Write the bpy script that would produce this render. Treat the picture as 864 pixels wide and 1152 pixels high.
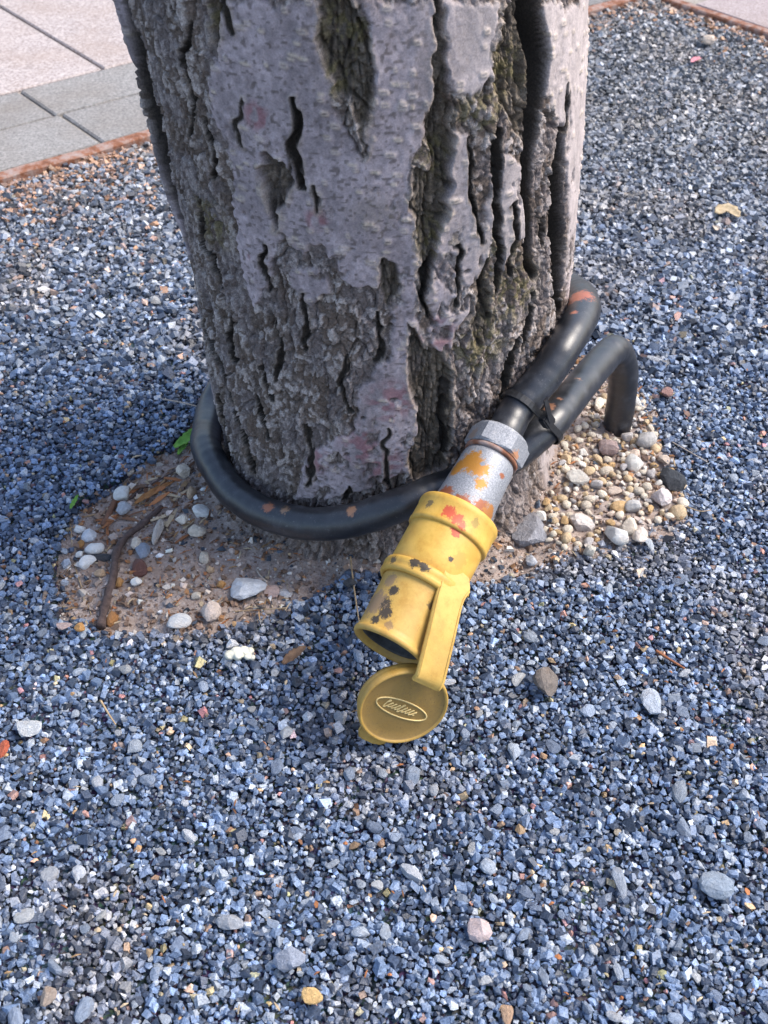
import bpy, bmesh, math, random
import numpy as np
from mathutils import Vector, Matrix

for o in list(bpy.data.objects):
    bpy.data.objects.remove(o)
scene = bpy.context.scene
C = scene.collection

# ------------------------------------------------------------------ camera, sky, sun, exposure
PITCH, EYE, FOCAL = math.radians(43.2), 0.95, 1250.0      # focal length in pixels of the 864 x 1152 photograph
cam = bpy.data.cameras.new('camera')
cam.sensor_fit = 'VERTICAL'
cam.sensor_height = 36
cam.lens = 36 * FOCAL / 1152
cam.clip_start, cam.clip_end = 0.02, 500
cam.dof.use_dof = True
cam.dof.focus_distance = 1.17
cam.dof.aperture_fstop = 11
cam_o = bpy.data.objects.new('camera', cam)
cam_o.location = (0, 0, EYE)
cam_o.rotation_euler = (math.pi / 2 - PITCH, 0, 0)
C.objects.link(cam_o)
scene.camera = cam_o

SUN_EL, SUN_AZ = math.radians(50), math.radians(79)       # azimuth clockwise from +Y (away from the camera) to +X (right)
world = bpy.data.worlds.new('World')
scene.world = world
world.use_nodes = True
wn = world.node_tree.nodes
sky = wn.new('ShaderNodeTexSky')
sky.sky_type = 'NISHITA'
sky.sun_disc = False
sky.sun_elevation = SUN_EL
sky.sun_rotation = SUN_AZ
sky.air_density, sky.dust_density, sky.ozone_density = 1.0, 2.5, 1.0
wn['Background'].inputs['Strength'].default_value = 0.15
world.node_tree.links.new(sky.outputs[0], wn['Background'].inputs['Color'])
sun = bpy.data.lights.new('sun', 'SUN')
sun.energy = 1.75
sun.angle = math.radians(26)
sun.color = (1.0, 0.94, 0.86)
sun_o = bpy.data.objects.new('sun', sun)
sd = Vector((math.sin(SUN_AZ) * math.cos(SUN_EL), math.cos(SUN_AZ) * math.cos(SUN_EL), math.sin(SUN_EL)))
sun_o.rotation_euler = sd.to_track_quat('Z', 'Y').to_euler()
sun_o.location = (3, 2, 4)
C.objects.link(sun_o)
scene.view_settings.view_transform = 'Standard'
scene.view_settings.look = 'None'
scene.view_settings.gamma = 1
scene.view_settings.use_curve_mapping = False
scene.view_settings.exposure = 1.15

rng = np.random.default_rng(7)
random.seed(7)

# ------------------------------------------------------------------ helpers
FWD = np.array([0, math.cos(PITCH), -math.sin(PITCH)])
UPV = np.array([0, math.sin(PITCH), math.cos(PITCH)])


def at(px, py, z=0.0):
    """the point at height z that the photograph shows at (px, py)"""
    d = FWD + np.array([(px - 432) / FOCAL, 0, 0]) - (py - 576) / FOCAL * UPV
    return np.array([0, 0, EYE]) + d * (z - EYE) / d[2]


def sm(e0, e1, x):
    t = np.clip((x - e0) / (e1 - e0), 0, 1)
    return t * t * (3 - 2 * t)


TAB = rng.random((64, 64, 64))


def vn(p, sx, sy=None, sz=None, off=0.0):
    """value noise 0..1 with cells of sx, sy, sz metres"""
    sy = sy or sx
    sz = sz or sx
    q = [p[:, 0] / sx + off * 7.13, p[:, 1] / sy + off * 3.7, p[:, 2] / sz + off * 11.9]
    i = [np.floor(a).astype(np.int64) for a in q]
    w = [a - b for a, b in zip(q, i)]
    w = [a * a * (3 - 2 * a) for a in w]
    r = 0
    for dx in (0, 1):
        wx = w[0] if dx else 1 - w[0]
        for dy in (0, 1):
            wy = w[1] if dy else 1 - w[1]
            for dz in (0, 1):
                wz = w[2] if dz else 1 - w[2]
                r = r + wx * wy * wz * TAB[(i[0] + dx) & 63, (i[1] + dy) & 63, (i[2] + dz) & 63]
    return r


def mesh_np(name, verts, faces, smooth=True, col=None):
    """mesh from numpy arrays; faces (n, 3 or 4); col (nverts, 3)"""
    me = bpy.data.meshes.new(name)
    nv, nf, k = len(verts), len(faces), faces.shape[1]
    me.vertices.add(nv)
    me.vertices.foreach_set('co', np.ascontiguousarray(verts, np.float32).ravel())
    me.loops.add(nf * k)
    me.loops.foreach_set('vertex_index', np.ascontiguousarray(faces, np.int32).ravel())
    me.polygons.add(nf)
    me.polygons.foreach_set('loop_start', np.arange(0, nf * k, k, dtype=np.int32))
    me.polygons.foreach_set('use_smooth', np.full(nf, smooth, bool))
    me.update(calc_edges=True)
    if col is not None:
        a = me.color_attributes.new('tint', 'FLOAT_COLOR', 'POINT')
        c4 = np.ones((nv, 4), np.float32)
        c4[:, :col.shape[1]] = col
        a.data.foreach_set('color', c4.ravel())
    return me


def link(name, me, mat=None, parent=None):
    o = bpy.data.objects.new(name, me)
    C.objects.link(o)
    if mat is not None and me is not None and not me.materials:
        me.materials.append(mat)
    if parent is not None:
        o.parent = parent
    return o


def tag(o, label=None, cat=None, group=None, kind=None):
    for k, v in (('label', label), ('category', cat), ('group', group), ('kind', kind)):
        if v:
            o[k] = v
    return o


def empty(name, loc=(0, 0, 0), mat4=None):
    o = bpy.data.objects.new(name, None)
    o.empty_display_size = 0.02
    C.objects.link(o)
    if mat4 is not None:
        o.matrix_world = mat4
    else:
        o.location = loc
    return o


# ---- materials
class NT:
    def __init__(self, name):
        self.m = bpy.data.materials.new(name)
        self.m.use_nodes = True
        self.t = self.m.node_tree
        self.b = self.t.nodes['Principled BSDF']

    def n(self, kind, **kw):
        nd = self.t.nodes.new('ShaderNode' + kind)
        for k, v in kw.items():
            setattr(nd, k, v)
        return nd

    def l(self, a, b):
        self.t.links.new(a, b)

    def coord(self, which='Object'):
        return self.n('TexCoord').outputs[which]

    def noise(self, vec, scale, detail=4, rough=0.6, dist=0.0):
        nd = self.n('TexNoise')
        nd.inputs['Scale'].default_value = scale
        nd.inputs['Detail'].default_value = detail
        nd.inputs['Roughness'].default_value = rough
        nd.inputs['Distortion'].default_value = dist
        self.l(vec, nd.inputs['Vector'])
        return nd.outputs['Fac']

    def ramp(self, fac, stops):
        r = self.n('ValToRGB')
        els = r.color_ramp.elements
        while len(els) < len(stops):
            els.new(0.5)
        for e, (p, c) in zip(els, stops):
            e.position = p
            e.color = (*c, 1) if len(c) == 3 else c
        self.l(fac, r.inputs['Fac'])
        return r.outputs['Color']

    def mix(self, fac, a, b, mode='MIX'):
        m = self.n('Mix', data_type='RGBA', blend_type=mode)
        for s, v in ((m.inputs[0], fac), (m.inputs[6], a), (m.inputs[7], b)):
            if hasattr(v, 'links') or isinstance(v, bpy.types.NodeSocket):
                self.l(v, s)
            elif isinstance(v, (int, float)):
                s.default_value = v
            else:
                s.default_value = (*v, 1)
        return m.outputs[2]

    def math(self, op, a, b=None, c=None, clamp=False):
        m = self.n('Math', operation=op, use_clamp=clamp)
        for s, v in zip(m.inputs, (a, b, c)):
            if v is None:
                continue
            if isinstance(v, bpy.types.NodeSocket):
                self.l(v, s)
            else:
                s.default_value = v
        return m.outputs[0]

    def spot(self, vec, centre, radius, noise, power=0.55):
        """ragged blotch round a point: 1 inside"""
        d = self.n('VectorMath', operation='DISTANCE')
        self.l(vec, d.inputs[0])
        d.inputs[1].default_value = centre
        k = self.math('DIVIDE', d.outputs['Value'], radius)
        k = self.math('SUBTRACT', 1.0, k)
        s = self.math('MULTIPLY_ADD', noise, 2.4, -1.2 - 0.0)
        s = self.math('ADD', k, s)
        return self.math('MULTIPLY_ADD', s, 5.0, -5.0 * (power - 0.35), clamp=True)

    def bump(self, h, strength, dist):
        bp = self.n('Bump')
        bp.inputs['Strength'].default_value = strength
        bp.inputs['Distance'].default_value = dist
        self.l(h, bp.inputs['Height'])
        self.l(bp.outputs[0], self.b.inputs['Normal'])

    def done(self, color=None, rough=0.6, spec=0.5, metal=0.0):
        if color is not None:
            if isinstance(color, bpy.types.NodeSocket):
                self.l(color, self.b.inputs['Base Color'])
            else:
                self.b.inputs['Base Color'].default_value = (*color, 1)
        for nm, v in (('Roughness', rough), ('Specular IOR Level', spec), ('Metallic', metal)):
            if isinstance(v, bpy.types.NodeSocket):
                self.l(v, self.b.inputs[nm])
            else:
                self.b.inputs[nm].default_value = v
        return self.m


def tinted(name, rough=0.75, spec=0.35, nscale=900, amount=0.35, bump=0.25, bdist=0.0006):
    """takes the colour of each grain or scrap from the mesh and breaks it up with fine mottling"""
    t = NT(name)
    a = t.n('Attribute', attribute_name='tint')
    v = t.coord()
    n = t.noise(v, nscale, 3)
    c = t.mix(amount, a.outputs['Color'], t.ramp(n, [(0.28, (0.3, 0.3, 0.31)), (0.5, (0.95, 0.95, 0.95)), (0.7, (1.38, 1.38, 1.38))]), 'MULTIPLY')
    t.bump(n, bump, bdist)
    return t.done(c, rough, spec)


_stone = {}


def stone_mat(c, speck=0.35):
    key = tuple(round(x, 3) for x in c)
    if min(c) > 0.55:
        speck = 0.12
    if key not in _stone:
        t = NT('stone_%d' % len(_stone))
        v = t.coord()
        oi = t.n('ObjectInfo')
        va = t.n('VectorMath', operation='ADD')
        t.l(v, va.inputs[0])
        t.l(oi.outputs['Random'], va.inputs[1])
        n = t.noise(va.outputs[0], 2.6, 6, 0.75)
        n2 = t.noise(va.outputs[0], 0.9, 4)
        dk = tuple(x * (1 - speck) for x in c)
        br = tuple(min(0.9, x * 1.25 + 0.03) for x in c)
        col = t.ramp(n, [(0.3, dk), (0.52, c), (0.75, br)])
        warm = (c[0] * 0.8, c[1] * 0.64, c[2] * 0.5)
        col = t.mix(t.math('MULTIPLY_ADD', n2, 2.4, -1.25, clamp=True), col, warm)
        hv = t.n('HueSaturation')
        t.l(col, hv.inputs['Color'])
        t.l(t.math('MULTIPLY_ADD', oi.outputs['Random'], 0.4, 0.85), hv.inputs['Value'])
        t.bump(n, 0.5, 0.12)
        _stone[key] = t.done(hv.outputs[0], 0.65, 0.4)
    return _stone[key]


# ---- shapes
def lathe(prof, n=48, close=False):
    """rings round local z from a list of (radius, z)"""
    a = np.linspace(0, 2 * math.pi, n, endpoint=False)
    v = np.array([[r * math.cos(t), r * math.sin(t), z] for r, z in prof for t in a])
    f = []
    m = len(prof)
    for i in range(m if close else m - 1):
        for j in range(n):
            k = (j + 1) % n
            i2 = (i + 1) % m
            f.append([i * n + j, i * n + k, i2 * n + k, i2 * n + j])
    return v, np.array(f)


def catmull(pts, per=12):
    p = [np.array(q, float) for q in pts]
    p = [2 * p[0] - p[1]] + p + [2 * p[-1] - p[-2]]
    out = []
    for i in range(1, len(p) - 2):
        for t in np.linspace(0, 1, per, endpoint=False):
            a, b, c, d = p[i - 1:i + 3]
            out.append(0.5 * (2 * b + (c - a) * t + (2 * a - 5 * b + 4 * c - d) * t * t + (3 * b - a - 3 * c + d) * t ** 3))
    out.append(p[-2])
    return np.array(out)


def frames(path):
    T = np.gradient(path, axis=0)
    T /= np.linalg.norm(T, axis=1)[:, None]
    n = np.cross(T[0], [0.3, 0.2, 0.93])
    n /= np.linalg.norm(n)
    Ns = []
    for t in T:
        n = n - t * (n @ t)
        n /= np.linalg.norm(n)
        Ns.append(n)
    Ns = np.array(Ns)
    return T, Ns, np.cross(T, Ns)


def tube(path, rad, n=20, cap=True):
    """swept round tube; rad a number or one per path point"""
    T, N, B = frames(path)
    m = len(path)
    rad = np.broadcast_to(np.asarray(rad, float), (m,))
    a = np.linspace(0, 2 * math.pi, n, endpoint=False)
    ring = np.cos(a)[None, :, None] * N[:, None] + np.sin(a)[None, :, None] * B[:, None]
    v = (path[:, None] + ring * rad[:, None, None]).reshape(-1, 3)
    i, j = np.meshgrid(np.arange(m - 1), np.arange(n), indexing='ij')
    k = (j + 1) % n
    f = np.stack([i * n + j, i * n + k, (i + 1) * n + k, (i + 1) * n + j], -1).reshape(-1, 4)
    if cap:
        v = np.vstack([v, path[0], path[-1]])
        e = len(v)
        cf = [[e - 2, (q + 1) % n, q, q] for q in range(n)] + [[e - 1, (m - 1) * n + q, (m - 1) * n + (q + 1) % n, (m - 1) * n + (q + 1) % n] for q in range(n)]
        tri = [c[:3] for c in cf]
        return v, f, np.array(tri)
    return v, f, None


def mesh_mixed(name, v, quads, tris=None, smooth=True):
    me = bpy.data.meshes.new(name)
    fs = [tuple(int(i) for i in q) for q in quads]
    if tris is not None:
        fs += [tuple(int(i) for i in q) for q in tris]
    me.from_pydata([tuple(map(float, q)) for q in v], [], fs)
    for p in me.polygons:
        p.use_smooth = smooth
    me.validate()
    return me


def ribbon(path, wdir, w, th, close=False):
    """flat band along a path: wdir = direction of its width at each point (or one for all)"""
    m = len(path)
    T = np.gradient(path, axis=0)
    if close:
        T = np.roll(path, -1, 0) - np.roll(path, 1, 0)
    T /= np.linalg.norm(T, axis=1)[:, None]
    W = np.broadcast_to(np.asarray(wdir, float), (m, 3))
    W = W - T * (W * T).sum(1)[:, None]
    W = W / np.linalg.norm(W, axis=1)[:, None]
    N = np.cross(T, W)
    w = np.broadcast_to(np.asarray(w, float), (m,))[:, None]
    c = 0.3 * th
    prof = [(-.5, -.5 + .3), (-.5, .5 - .3), (-.5 + 0, .5 - .3), (-.46, .5), (.46, .5), (.5, .5 - .3), (.5, -.5 + .3), (.46, -.5), (-.46, -.5)]
    prof = [prof[0]] + prof[2:]
    k = len(prof)
    v = np.stack([path + W * w * a + N * th * b for a, b in prof], 1).reshape(-1, 3)
    f = []
    for i in range(m if close else m - 1):
        for j in range(k):
            f.append([i * k + j, i * k + (j + 1) % k, ((i + 1) % m) * k + (j + 1) % k, ((i + 1) % m) * k + j])
    me_f = [tuple(q) for q in f]
    if not close:
        me_f += [tuple(range(k - 1, -1, -1)), tuple(range((m - 1) * k, m * k))]
    return v, me_f


def rock(name, seed, angular=True, flat=0.7, sub=2, cuts=9, smooth=None):
    """unit-radius stone: an icosphere with planes sheared off (angular) or gently dented (round)"""
    r = random.Random(seed)
    bm = bmesh.new()
    bmesh.ops.create_icosphere(bm, subdivisions=sub, radius=1)
    if angular:
        for _ in range(cuts):
            n = Vector((r.gauss(0, 1), r.gauss(0, 1), r.gauss(0, 1))).normalized()
            d = r.uniform(0.45, 0.8)
            for v in bm.verts:
                k = v.co.dot(n) - d
                if k > 0:
                    v.co -= n * k * 0.96
    else:
        ph = [Vector((r.gauss(0, 1), r.gauss(0, 1), r.gauss(0, 1))) for _ in range(4)]
        for v in bm.verts:
            v.co *= 1 + 0.09 * sum(math.sin(v.co.dot(p) * 1.6 + i) for i, p in enumerate(ph))
    for v in bm.verts:
        v.co.z *= flat
    me = bpy.data.meshes.new(name)
    bm.to_mesh(me)
    bm.free()
    for p in me.polygons:
        p.use_smooth = (not angular) if smooth is None else smooth
    return me


def worley(a, b, seed):
    """cells one unit wide: distance to the nearest point, gap to the second nearest, and a random number per cell"""
    T = np.random.default_rng(seed).random((64, 64, 3))
    ia, ib = np.floor(a).astype(np.int64), np.floor(b).astype(np.int64)
    d1, d2 = np.full(a.shape, 9.0), np.full(a.shape, 9.0)
    cid, ox, oy = np.zeros(a.shape), np.zeros(a.shape), np.zeros(a.shape)
    for i in (-1, 0, 1):
        for j in (-1, 0, 1):
            t = T[(ia + i) & 63, (ib + j) & 63]
            dx, dy = ia + i + t[..., 0] - a, ib + j + t[..., 1] - b
            d = np.hypot(dx, dy)
            nearer = d < d1
            d2 = np.where(nearer, d1, np.minimum(d2, d))
            cid = np.where(nearer, t[..., 2], cid)
            ox, oy = np.where(nearer, dx, ox), np.where(nearer, dy, oy)
            d1 = np.minimum(d1, d)
    return d1, d2 - d1, cid, ox, oy


def in_poly(x, y, poly):
    c = np.zeros(x.shape, bool)
    n = len(poly)
    for i in range(n):
        x0, y0 = poly[i]
        x1, y1 = poly[(i + 1) % n]
        if y0 == y1:
            continue
        c ^= ((y0 > y) != (y1 > y)) & (x < (x1 - x0) * (y - y0) / (y1 - y0) + x0)
    return c


def sd_poly(x, y, poly):
    """signed distance, negative inside"""
    d = np.full(x.shape, 9.0)
    n = len(poly)
    for i in range(n):
        x0, y0 = poly[i][:2]
        x1, y1 = poly[(i + 1) % n][:2]
        ex, ey = x1 - x0, y1 - y0
        t = np.clip(((x - x0) * ex + (y - y0) * ey) / (ex * ex + ey * ey + 1e-12), 0, 1)
        d = np.minimum(d, np.hypot(x - x0 - t * ex, y - y0 - t * ey))
    return np.where(in_poly(x, y, [q[:2] for q in poly]), -d, d)

# ------------------------------------------------------------------ the setting: ground, gravel, soil, pavement
TRUNK_Y = 1.14
PIT = [tuple(at(*q)[:2]) for q in [(238, 440), (200, 490), (150, 525), (95, 555), (72, 590), (60, 640), (68, 695), (120, 712), (190, 708), (245, 712),
       (310, 690), (345, 676), (385, 650), (430, 634), (470, 640), (510, 652), (550, 660), (590, 645), (640, 625), (700, 612), (752, 598), (775, 575),
       (770, 545), (745, 500), (735, 460), (715, 430), (672, 405)]] + [(0.22, 1.36), (0.08, 1.42), (-0.1, 1.41), (-0.22, 1.33)]
E1A = np.array([-0.7013, 1.8914])
K = np.array([0.6758, 2.8459])
UU = np.array([0.8114, 0.5846])
VV = np.array([-0.5846, 0.8114])
WW = np.array([-0.6415, 0.7671])
EE = np.array([0.6395, -0.7688])
MM = np.array([0.7688, 0.6395])


def trunk_gap(x, y):
    return np.hypot(x + 0.003, y - TRUNK_Y) - 0.212


def soil_z(x, y):
    x, y = np.atleast_1d(np.asarray(x, float)), np.atleast_1d(np.asarray(y, float))
    p = np.stack([x, y, np.zeros_like(x)], 1)
    g = np.maximum(trunk_gap(x, y), 0)
    z = -0.013 + 0.022 * np.exp(-g / 0.03) + 0.010 * (vn(p, 0.035) - 0.5) + 0.006 * (vn(p, 0.011) - 0.5)
    return z + 0.008 * sm(0.16, 0.24, x)


# ground far and wide
t = NT('earth')
n = t.noise(t.coord(), 6, 6)
gm = t.done(t.ramp(n, [(0.3, (0.16, 0.15, 0.14)), (0.7, (0.26, 0.24, 0.22))]), 0.9)
me = bpy.data.meshes.new('ground')
me.from_pydata([(-200, -200, -0.06), (200, -200, -0.06), (200, 200, -0.06), (-200, 200, -0.06)], [], [(0, 1, 2, 3)])
tag(link('ground', me, gm), kind='structure')

# bed that carries the gravel, sunk where the tree pit is
xs = np.unique(np.concatenate([np.linspace(-3, -0.6, 16), np.linspace(-0.6, 0.6, 171), np.linspace(0.6, 3, 16)]))
ys = np.unique(np.concatenate([np.linspace(-1.5, 0.65, 16), np.linspace(0.65, 1.5, 121), np.linspace(1.5, 3.2, 60)]))
gx, gy = np.meshgrid(xs, ys)
px_, py_ = gx.ravel(), gy.ravel()
sdp = sd_poly(px_, py_, PIT)
bz = np.where(sdp < 0, -0.034, -0.007)
beyond = np.maximum((np.stack([px_, py_], 1) - E1A) @ VV, (np.stack([px_, py_], 1) - K) @ MM)
bz = np.where(beyond > 0.02, -0.04, bz)
ii, jj = np.meshgrid(np.arange(len(ys) - 1), np.arange(len(xs) - 1), indexing='ij')
W_ = len(xs)
qf = np.stack([ii * W_ + jj, ii * W_ + jj + 1, (ii + 1) * W_ + jj + 1, (ii + 1) * W_ + jj], -1).reshape(-1, 4)
t = NT('gravel_bed')
v = t.coord()
vo = t.n('TexVoronoi')
vo.inputs['Scale'].default_value = 170
t.l(v, vo.inputs['Vector'])
c = t.mix(0.7, t.ramp(t.noise(v, 300, 3), [(0.3, (0.018, 0.022, 0.03)), (0.7, (0.07, 0.085, 0.115))]), vo.outputs['Color'], 'MULTIPLY')
t.bump(vo.outputs['Distance'], 1.0, 0.004)
tag(link('gravel_bed', mesh_np('gravel_bed', np.stack([px_, py_, bz], 1), qf), t.done(c, 0.85)), kind='structure')

# soil in the tree pit
xs = np.arange(-0.56, 0.5, 0.003)
ys = np.arange(0.74, 1.46, 0.003)
gx, gy = np.meshgrid(xs, ys)
sx, sy = gx.ravel(), gy.ravel()
sdp = sd_poly(sx, sy, PIT)
sz = soil_z(sx, sy)
sz = np.where(sdp > 0.008, -0.045, sz)
ii, jj = np.meshgrid(np.arange(len(ys) - 1), np.arange(len(xs) - 1), indexing='ij')
W_ = len(xs)
qf = np.stack([ii * W_ + jj, ii * W_ + jj + 1, (ii + 1) * W_ + jj + 1, (ii + 1) * W_ + jj], -1).reshape(-1, 4)
qf = qf[(sdp[qf] < 0.03).any(1)]
t = NT('soil')
v = t.coord()
n1, n2, n3 = t.noise(v, 28, 5), t.noise(v, 260, 5, 0.75), t.noise(v, 9, 3)
c = t.ramp(n2, [(0.28, (0.15, 0.112, 0.095)), (0.5, (0.4, 0.325, 0.29)), (0.72, (0.56, 0.49, 0.45))])
c = t.mix(t.math('MULTIPLY_ADD', n1, 2.5, -1.0, clamp=True), c, (0.3, 0.22, 0.175))
t.bump(t.math('ADD', n2, n1), 0.8, 0.004)
tag(link('soil', mesh_np('soil', np.stack([sx, sy, sz], 1), qf), t.done(c, 0.95, 0.2)), kind='structure')

# loose crumbs on the soil and gravel: all with their own geometry
PHI = (1 + 5 ** .5) / 2
ICO_V = np.array([[-1, PHI, 0], [1, PHI, 0], [-1, -PHI, 0], [1, -PHI, 0], [0, -1, PHI], [0, 1, PHI], [0, -1, -PHI], [0, 1, -PHI], [PHI, 0, -1], [PHI, 0, 1], [-PHI, 0, -1], [-PHI, 0, 1]]) / 1.902
ICO_F = np.array([[0, 11, 5], [0, 5, 1], [0, 1, 7], [0, 7, 10], [0, 10, 11], [1, 5, 9], [5, 11, 4], [11, 10, 2], [10, 7, 6], [7, 1, 8], [3, 9, 4], [3, 4, 2], [3, 2, 6], [3, 6, 8], [3, 8, 9], [4, 9, 5], [2, 4, 11], [6, 2, 10], [8, 6, 7], [9, 8, 1]])
CUB_V = np.array([[x, y, z] for z in (-1, 1) for y in (-1, 1) for x in (-1, 1)]) * 0.72
CUB_F = np.array([[0, 2, 3], [0, 3, 1], [4, 5, 7], [4, 7, 6], [0, 1, 5], [0, 5, 4], [2, 6, 7], [2, 7, 3], [0, 4, 6], [0, 6, 2], [1, 3, 7], [1, 7, 5]])


def rand_rot(n):
    q = rng.normal(size=(n, 4))
    q /= np.linalg.norm(q, axis=1)[:, None]
    a, b, c, d = q.T
    return np.stack([np.stack([1 - 2 * (c * c + d * d), 2 * (b * c - a * d), 2 * (b * d + a * c)], -1),
                     np.stack([2 * (b * c + a * d), 1 - 2 * (b * b + d * d), 2 * (c * d - a * b)], -1),
                     np.stack([2 * (b * d - a * c), 2 * (c * d + a * b), 1 - 2 * (b * b + c * c)], -1)], 1)


def grains(pos, rad, col, shape, jit=0.3):
    """angular grains: (verts, tris, colours)"""
    V, F = (ICO_V, ICO_F) if shape == 'ico' else (CUB_V, CUB_F)
    n, k = len(pos), len(V)
    v = V[None] * (1 + rng.normal(0, jit * 0.62, (n, k, 1))) + rng.normal(0, jit * 0.45, (n, k, 3))
    v = v * rng.uniform(0.6, 1.2, (n, 1, 3))
    v = np.einsum('nij,nkj->nki', rand_rot(n), v)
    v[:, :, 2] *= 0.8
    v = v * rad[:, None, None] + pos[:, None]
    f = F[None] + (np.arange(n) * k)[:, None, None]
    return v.reshape(-1, 3), f.reshape(-1, 3), np.repeat(col, k, 0)


def pile(parts):
    vs, fs, cs, o = [], [], [], 0
    for v, f, c in parts:
        vs.append(v)
        fs.append(f + o)
        cs.append(c)
        o += len(v)
    return np.vstack(vs), np.vstack(fs), np.vstack(cs)


def gravel_colour(p):
    n = len(p)
    u = rng.random(n)
    col = np.array([0.132, 0.184, 0.285]) * rng.lognormal(0, 0.33, n)[:, None]
    dark = u < 0.34
    col[dark] = np.array([0.04, 0.056, 0.092]) * rng.lognormal(0, 0.35, dark.sum())[:, None]
    pale = (u > 0.81) & (u < 0.95)
    col[pale] = np.array([0.33, 0.37, 0.43]) * np.minimum(rng.lognormal(0, 0.25, pale.sum()), 1.5)[:, None]
    warm = u > 0.968
    col[warm] = np.array([0.36, 0.24, 0.17]) * rng.lognormal(0, 0.4, warm.sum())[:, None] * rng.uniform(0.75, 1.2, (warm.sum(), 3))
    # farther from the tree the stone is greyer, near the rusty edging it is stained
    g = np.clip((p[:, 1] - 1.25) / 0.9, 0, 1)[:, None] * 0.8
    grey = col.mean(1, keepdims=True) * np.array([1.06, 1.03, 1.02])
    col = col * (1 - g) + grey * g
    e = np.maximum((p[:, :2] - E1A) @ VV, (p[:, :2] - K) @ MM)
    along = (p[:, :2] - E1A) @ UU
    st = (rng.random(n) < 0.75 * np.exp(np.minimum(e, 0) / 0.05)) | (rng.random(n) < 0.5 * np.exp(np.minimum(e, 0) / 0.14) * (along < 0.25))
    col[st] = col[st] * 0.45 + np.array([0.34, 0.17, 0.075]) * rng.uniform(0.4, 1.3, (st.sum(), 1))
    # dusty, browner patches
    d = sm(0.6, 0.78, vn(p, 0.11, off=2))[:, None] * 0.4
    col = col * (1 - d) + (col.mean(1, keepdims=True) * np.array([1.25, 1.08, 0.95])) * d
    return np.clip(col, 0.01, 0.75)


def spread(x0, x1, y0, y1, s):
    gx, gy = np.meshgrid(np.arange(x0, x1, s), np.arange(y0, y1, s * 0.9))
    gx[::2] += s / 2
    x = gx.ravel() + rng.uniform(-.48, .48, gx.size) * s
    y = gy.ravel() + rng.uniform(-.48, .48, gx.size) * s
    return x, y


def image_pos(x, y):
    d = y * FWD[1] + EYE * math.sin(PITCH)
    return 432 + FOCAL * x / d, 576 - FOCAL * (y * UPV[1] - EYE * UPV[2]) / d


def keep(x, y, zone):
    q = np.stack([x, y], 1)
    m = (np.maximum((q - E1A) @ VV, (q - K) @ MM) < -0.004) & (trunk_gap(x, y) > 0.004)
    ix, iy = image_pos(x, y)
    inview = (ix > -45) & (ix < 909) & (iy > -60) & (iy < 1195)
    m &= {'near': inview & (y < 1.3), 'far': inview & (y >= 1.3), 'out': ~inview}[zone]
    x, y = x[m], y[m]
    s = sd_poly(x, y, PIT) + 0.008 * (vn(np.stack([x, y, 0 * x], 1), 0.03, off=4) - 0.5) * 2
    m = s > -0.012
    m &= (s > 0.001) | (rng.random(len(s)) < 0.4)
    return x[m], y[m], s[m]


parts = []
for zone, sp, shape, box, mean in (('near', 0.0047, 'mix', (-0.7, 0.7, 0.3, 1.3), 0.0030),
                                   ('far', 0.0061, 'cub', (-1.1, 1.1, 1.3, 2.9), 0.0040),
                                   ('out', 0.0082, 'cub', (-1.2, 1.2, 0.0, 2.9), 0.0051)):
    x, y, s = keep(*spread(*box, sp), zone)
    n = len(x)
    r = mean * rng.lognormal(0, 0.31, n)
    r = np.minimum(np.where(rng.random(n) < 0.02, r * rng.uniform(1.3, 1.7, n), r), mean * 1.9)
    p = np.stack([x, y, -0.006 + 0.55 * r + rng.uniform(-0.0015, 0.0025, n) + 0.006 * (vn(np.stack([x, y, 0 * x], 1), 0.06, off=1) - 0.5)], 1)
    z_in = soil_z(x, y) + 0.4 * r
    p[:, 2] = np.where(s < 0.003, z_in + (p[:, 2] - z_in) * sm(-0.012, 0.003, s), p[:, 2])
    gcol = gravel_colour(p)
    if shape == 'mix':
        h_ = rng.random(n) < 0.7
        parts.append(grains(p[h_], r[h_], gcol[h_], 'ico'))
        parts.append(grains(p[~h_], r[~h_] * 1.05, gcol[~h_], 'cub'))
    else:
        parts.append(grains(p, r, gcol, shape))
gv, gf, gc = pile(parts)
gravel_mat = tinted('gravel_stone', 0.45, 0.55, 520, 0.75, 0.6, 0.0012)
me = mesh_np('gravel', gv, gf, False, gc)
print('gravel tris', len(gf))
tag(link('gravel', me, gravel_mat), 'blue grey crushed stone gravel spread round the tree', 'gravel', kind='stuff')

# the same gravel carried on beyond the view: one patch of it, laid again and again
x, y = spread(0, 0.4, 0, 0.4, 0.0085)
n = len(x)
r = 0.0053 * rng.lognormal(0, 0.28, n)
p = np.stack([x, y, -0.006 + 0.55 * r + rng.uniform(-0.0015, 0.0025, n)], 1)
v_, f_, c_ = grains(p, r, gravel_colour(p), 'cub')
patch = mesh_np('gravel', v_, f_, False, c_)
for i in range(-5, 5):
    for j in range(-2, 6):
        x0, y0 = i * 0.4, j * 0.4
        if i in (-3, -2, -1, 0, 1, 2) and j >= 0:
            continue
        cs = np.array([(x0 + a, y0 + b_) for a in (0, 0.4) for b_ in (0, 0.4)])
        if np.maximum((cs - E1A) @ VV, (cs - K) @ MM).max() > -0.004:
            continue
        g_ = link('gravel', patch, gravel_mat)
        g_.location = (x0, y0, 0)
        tag(g_, 'blue grey crushed stone gravel spread round the tree', 'gravel', kind='stuff')

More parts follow.
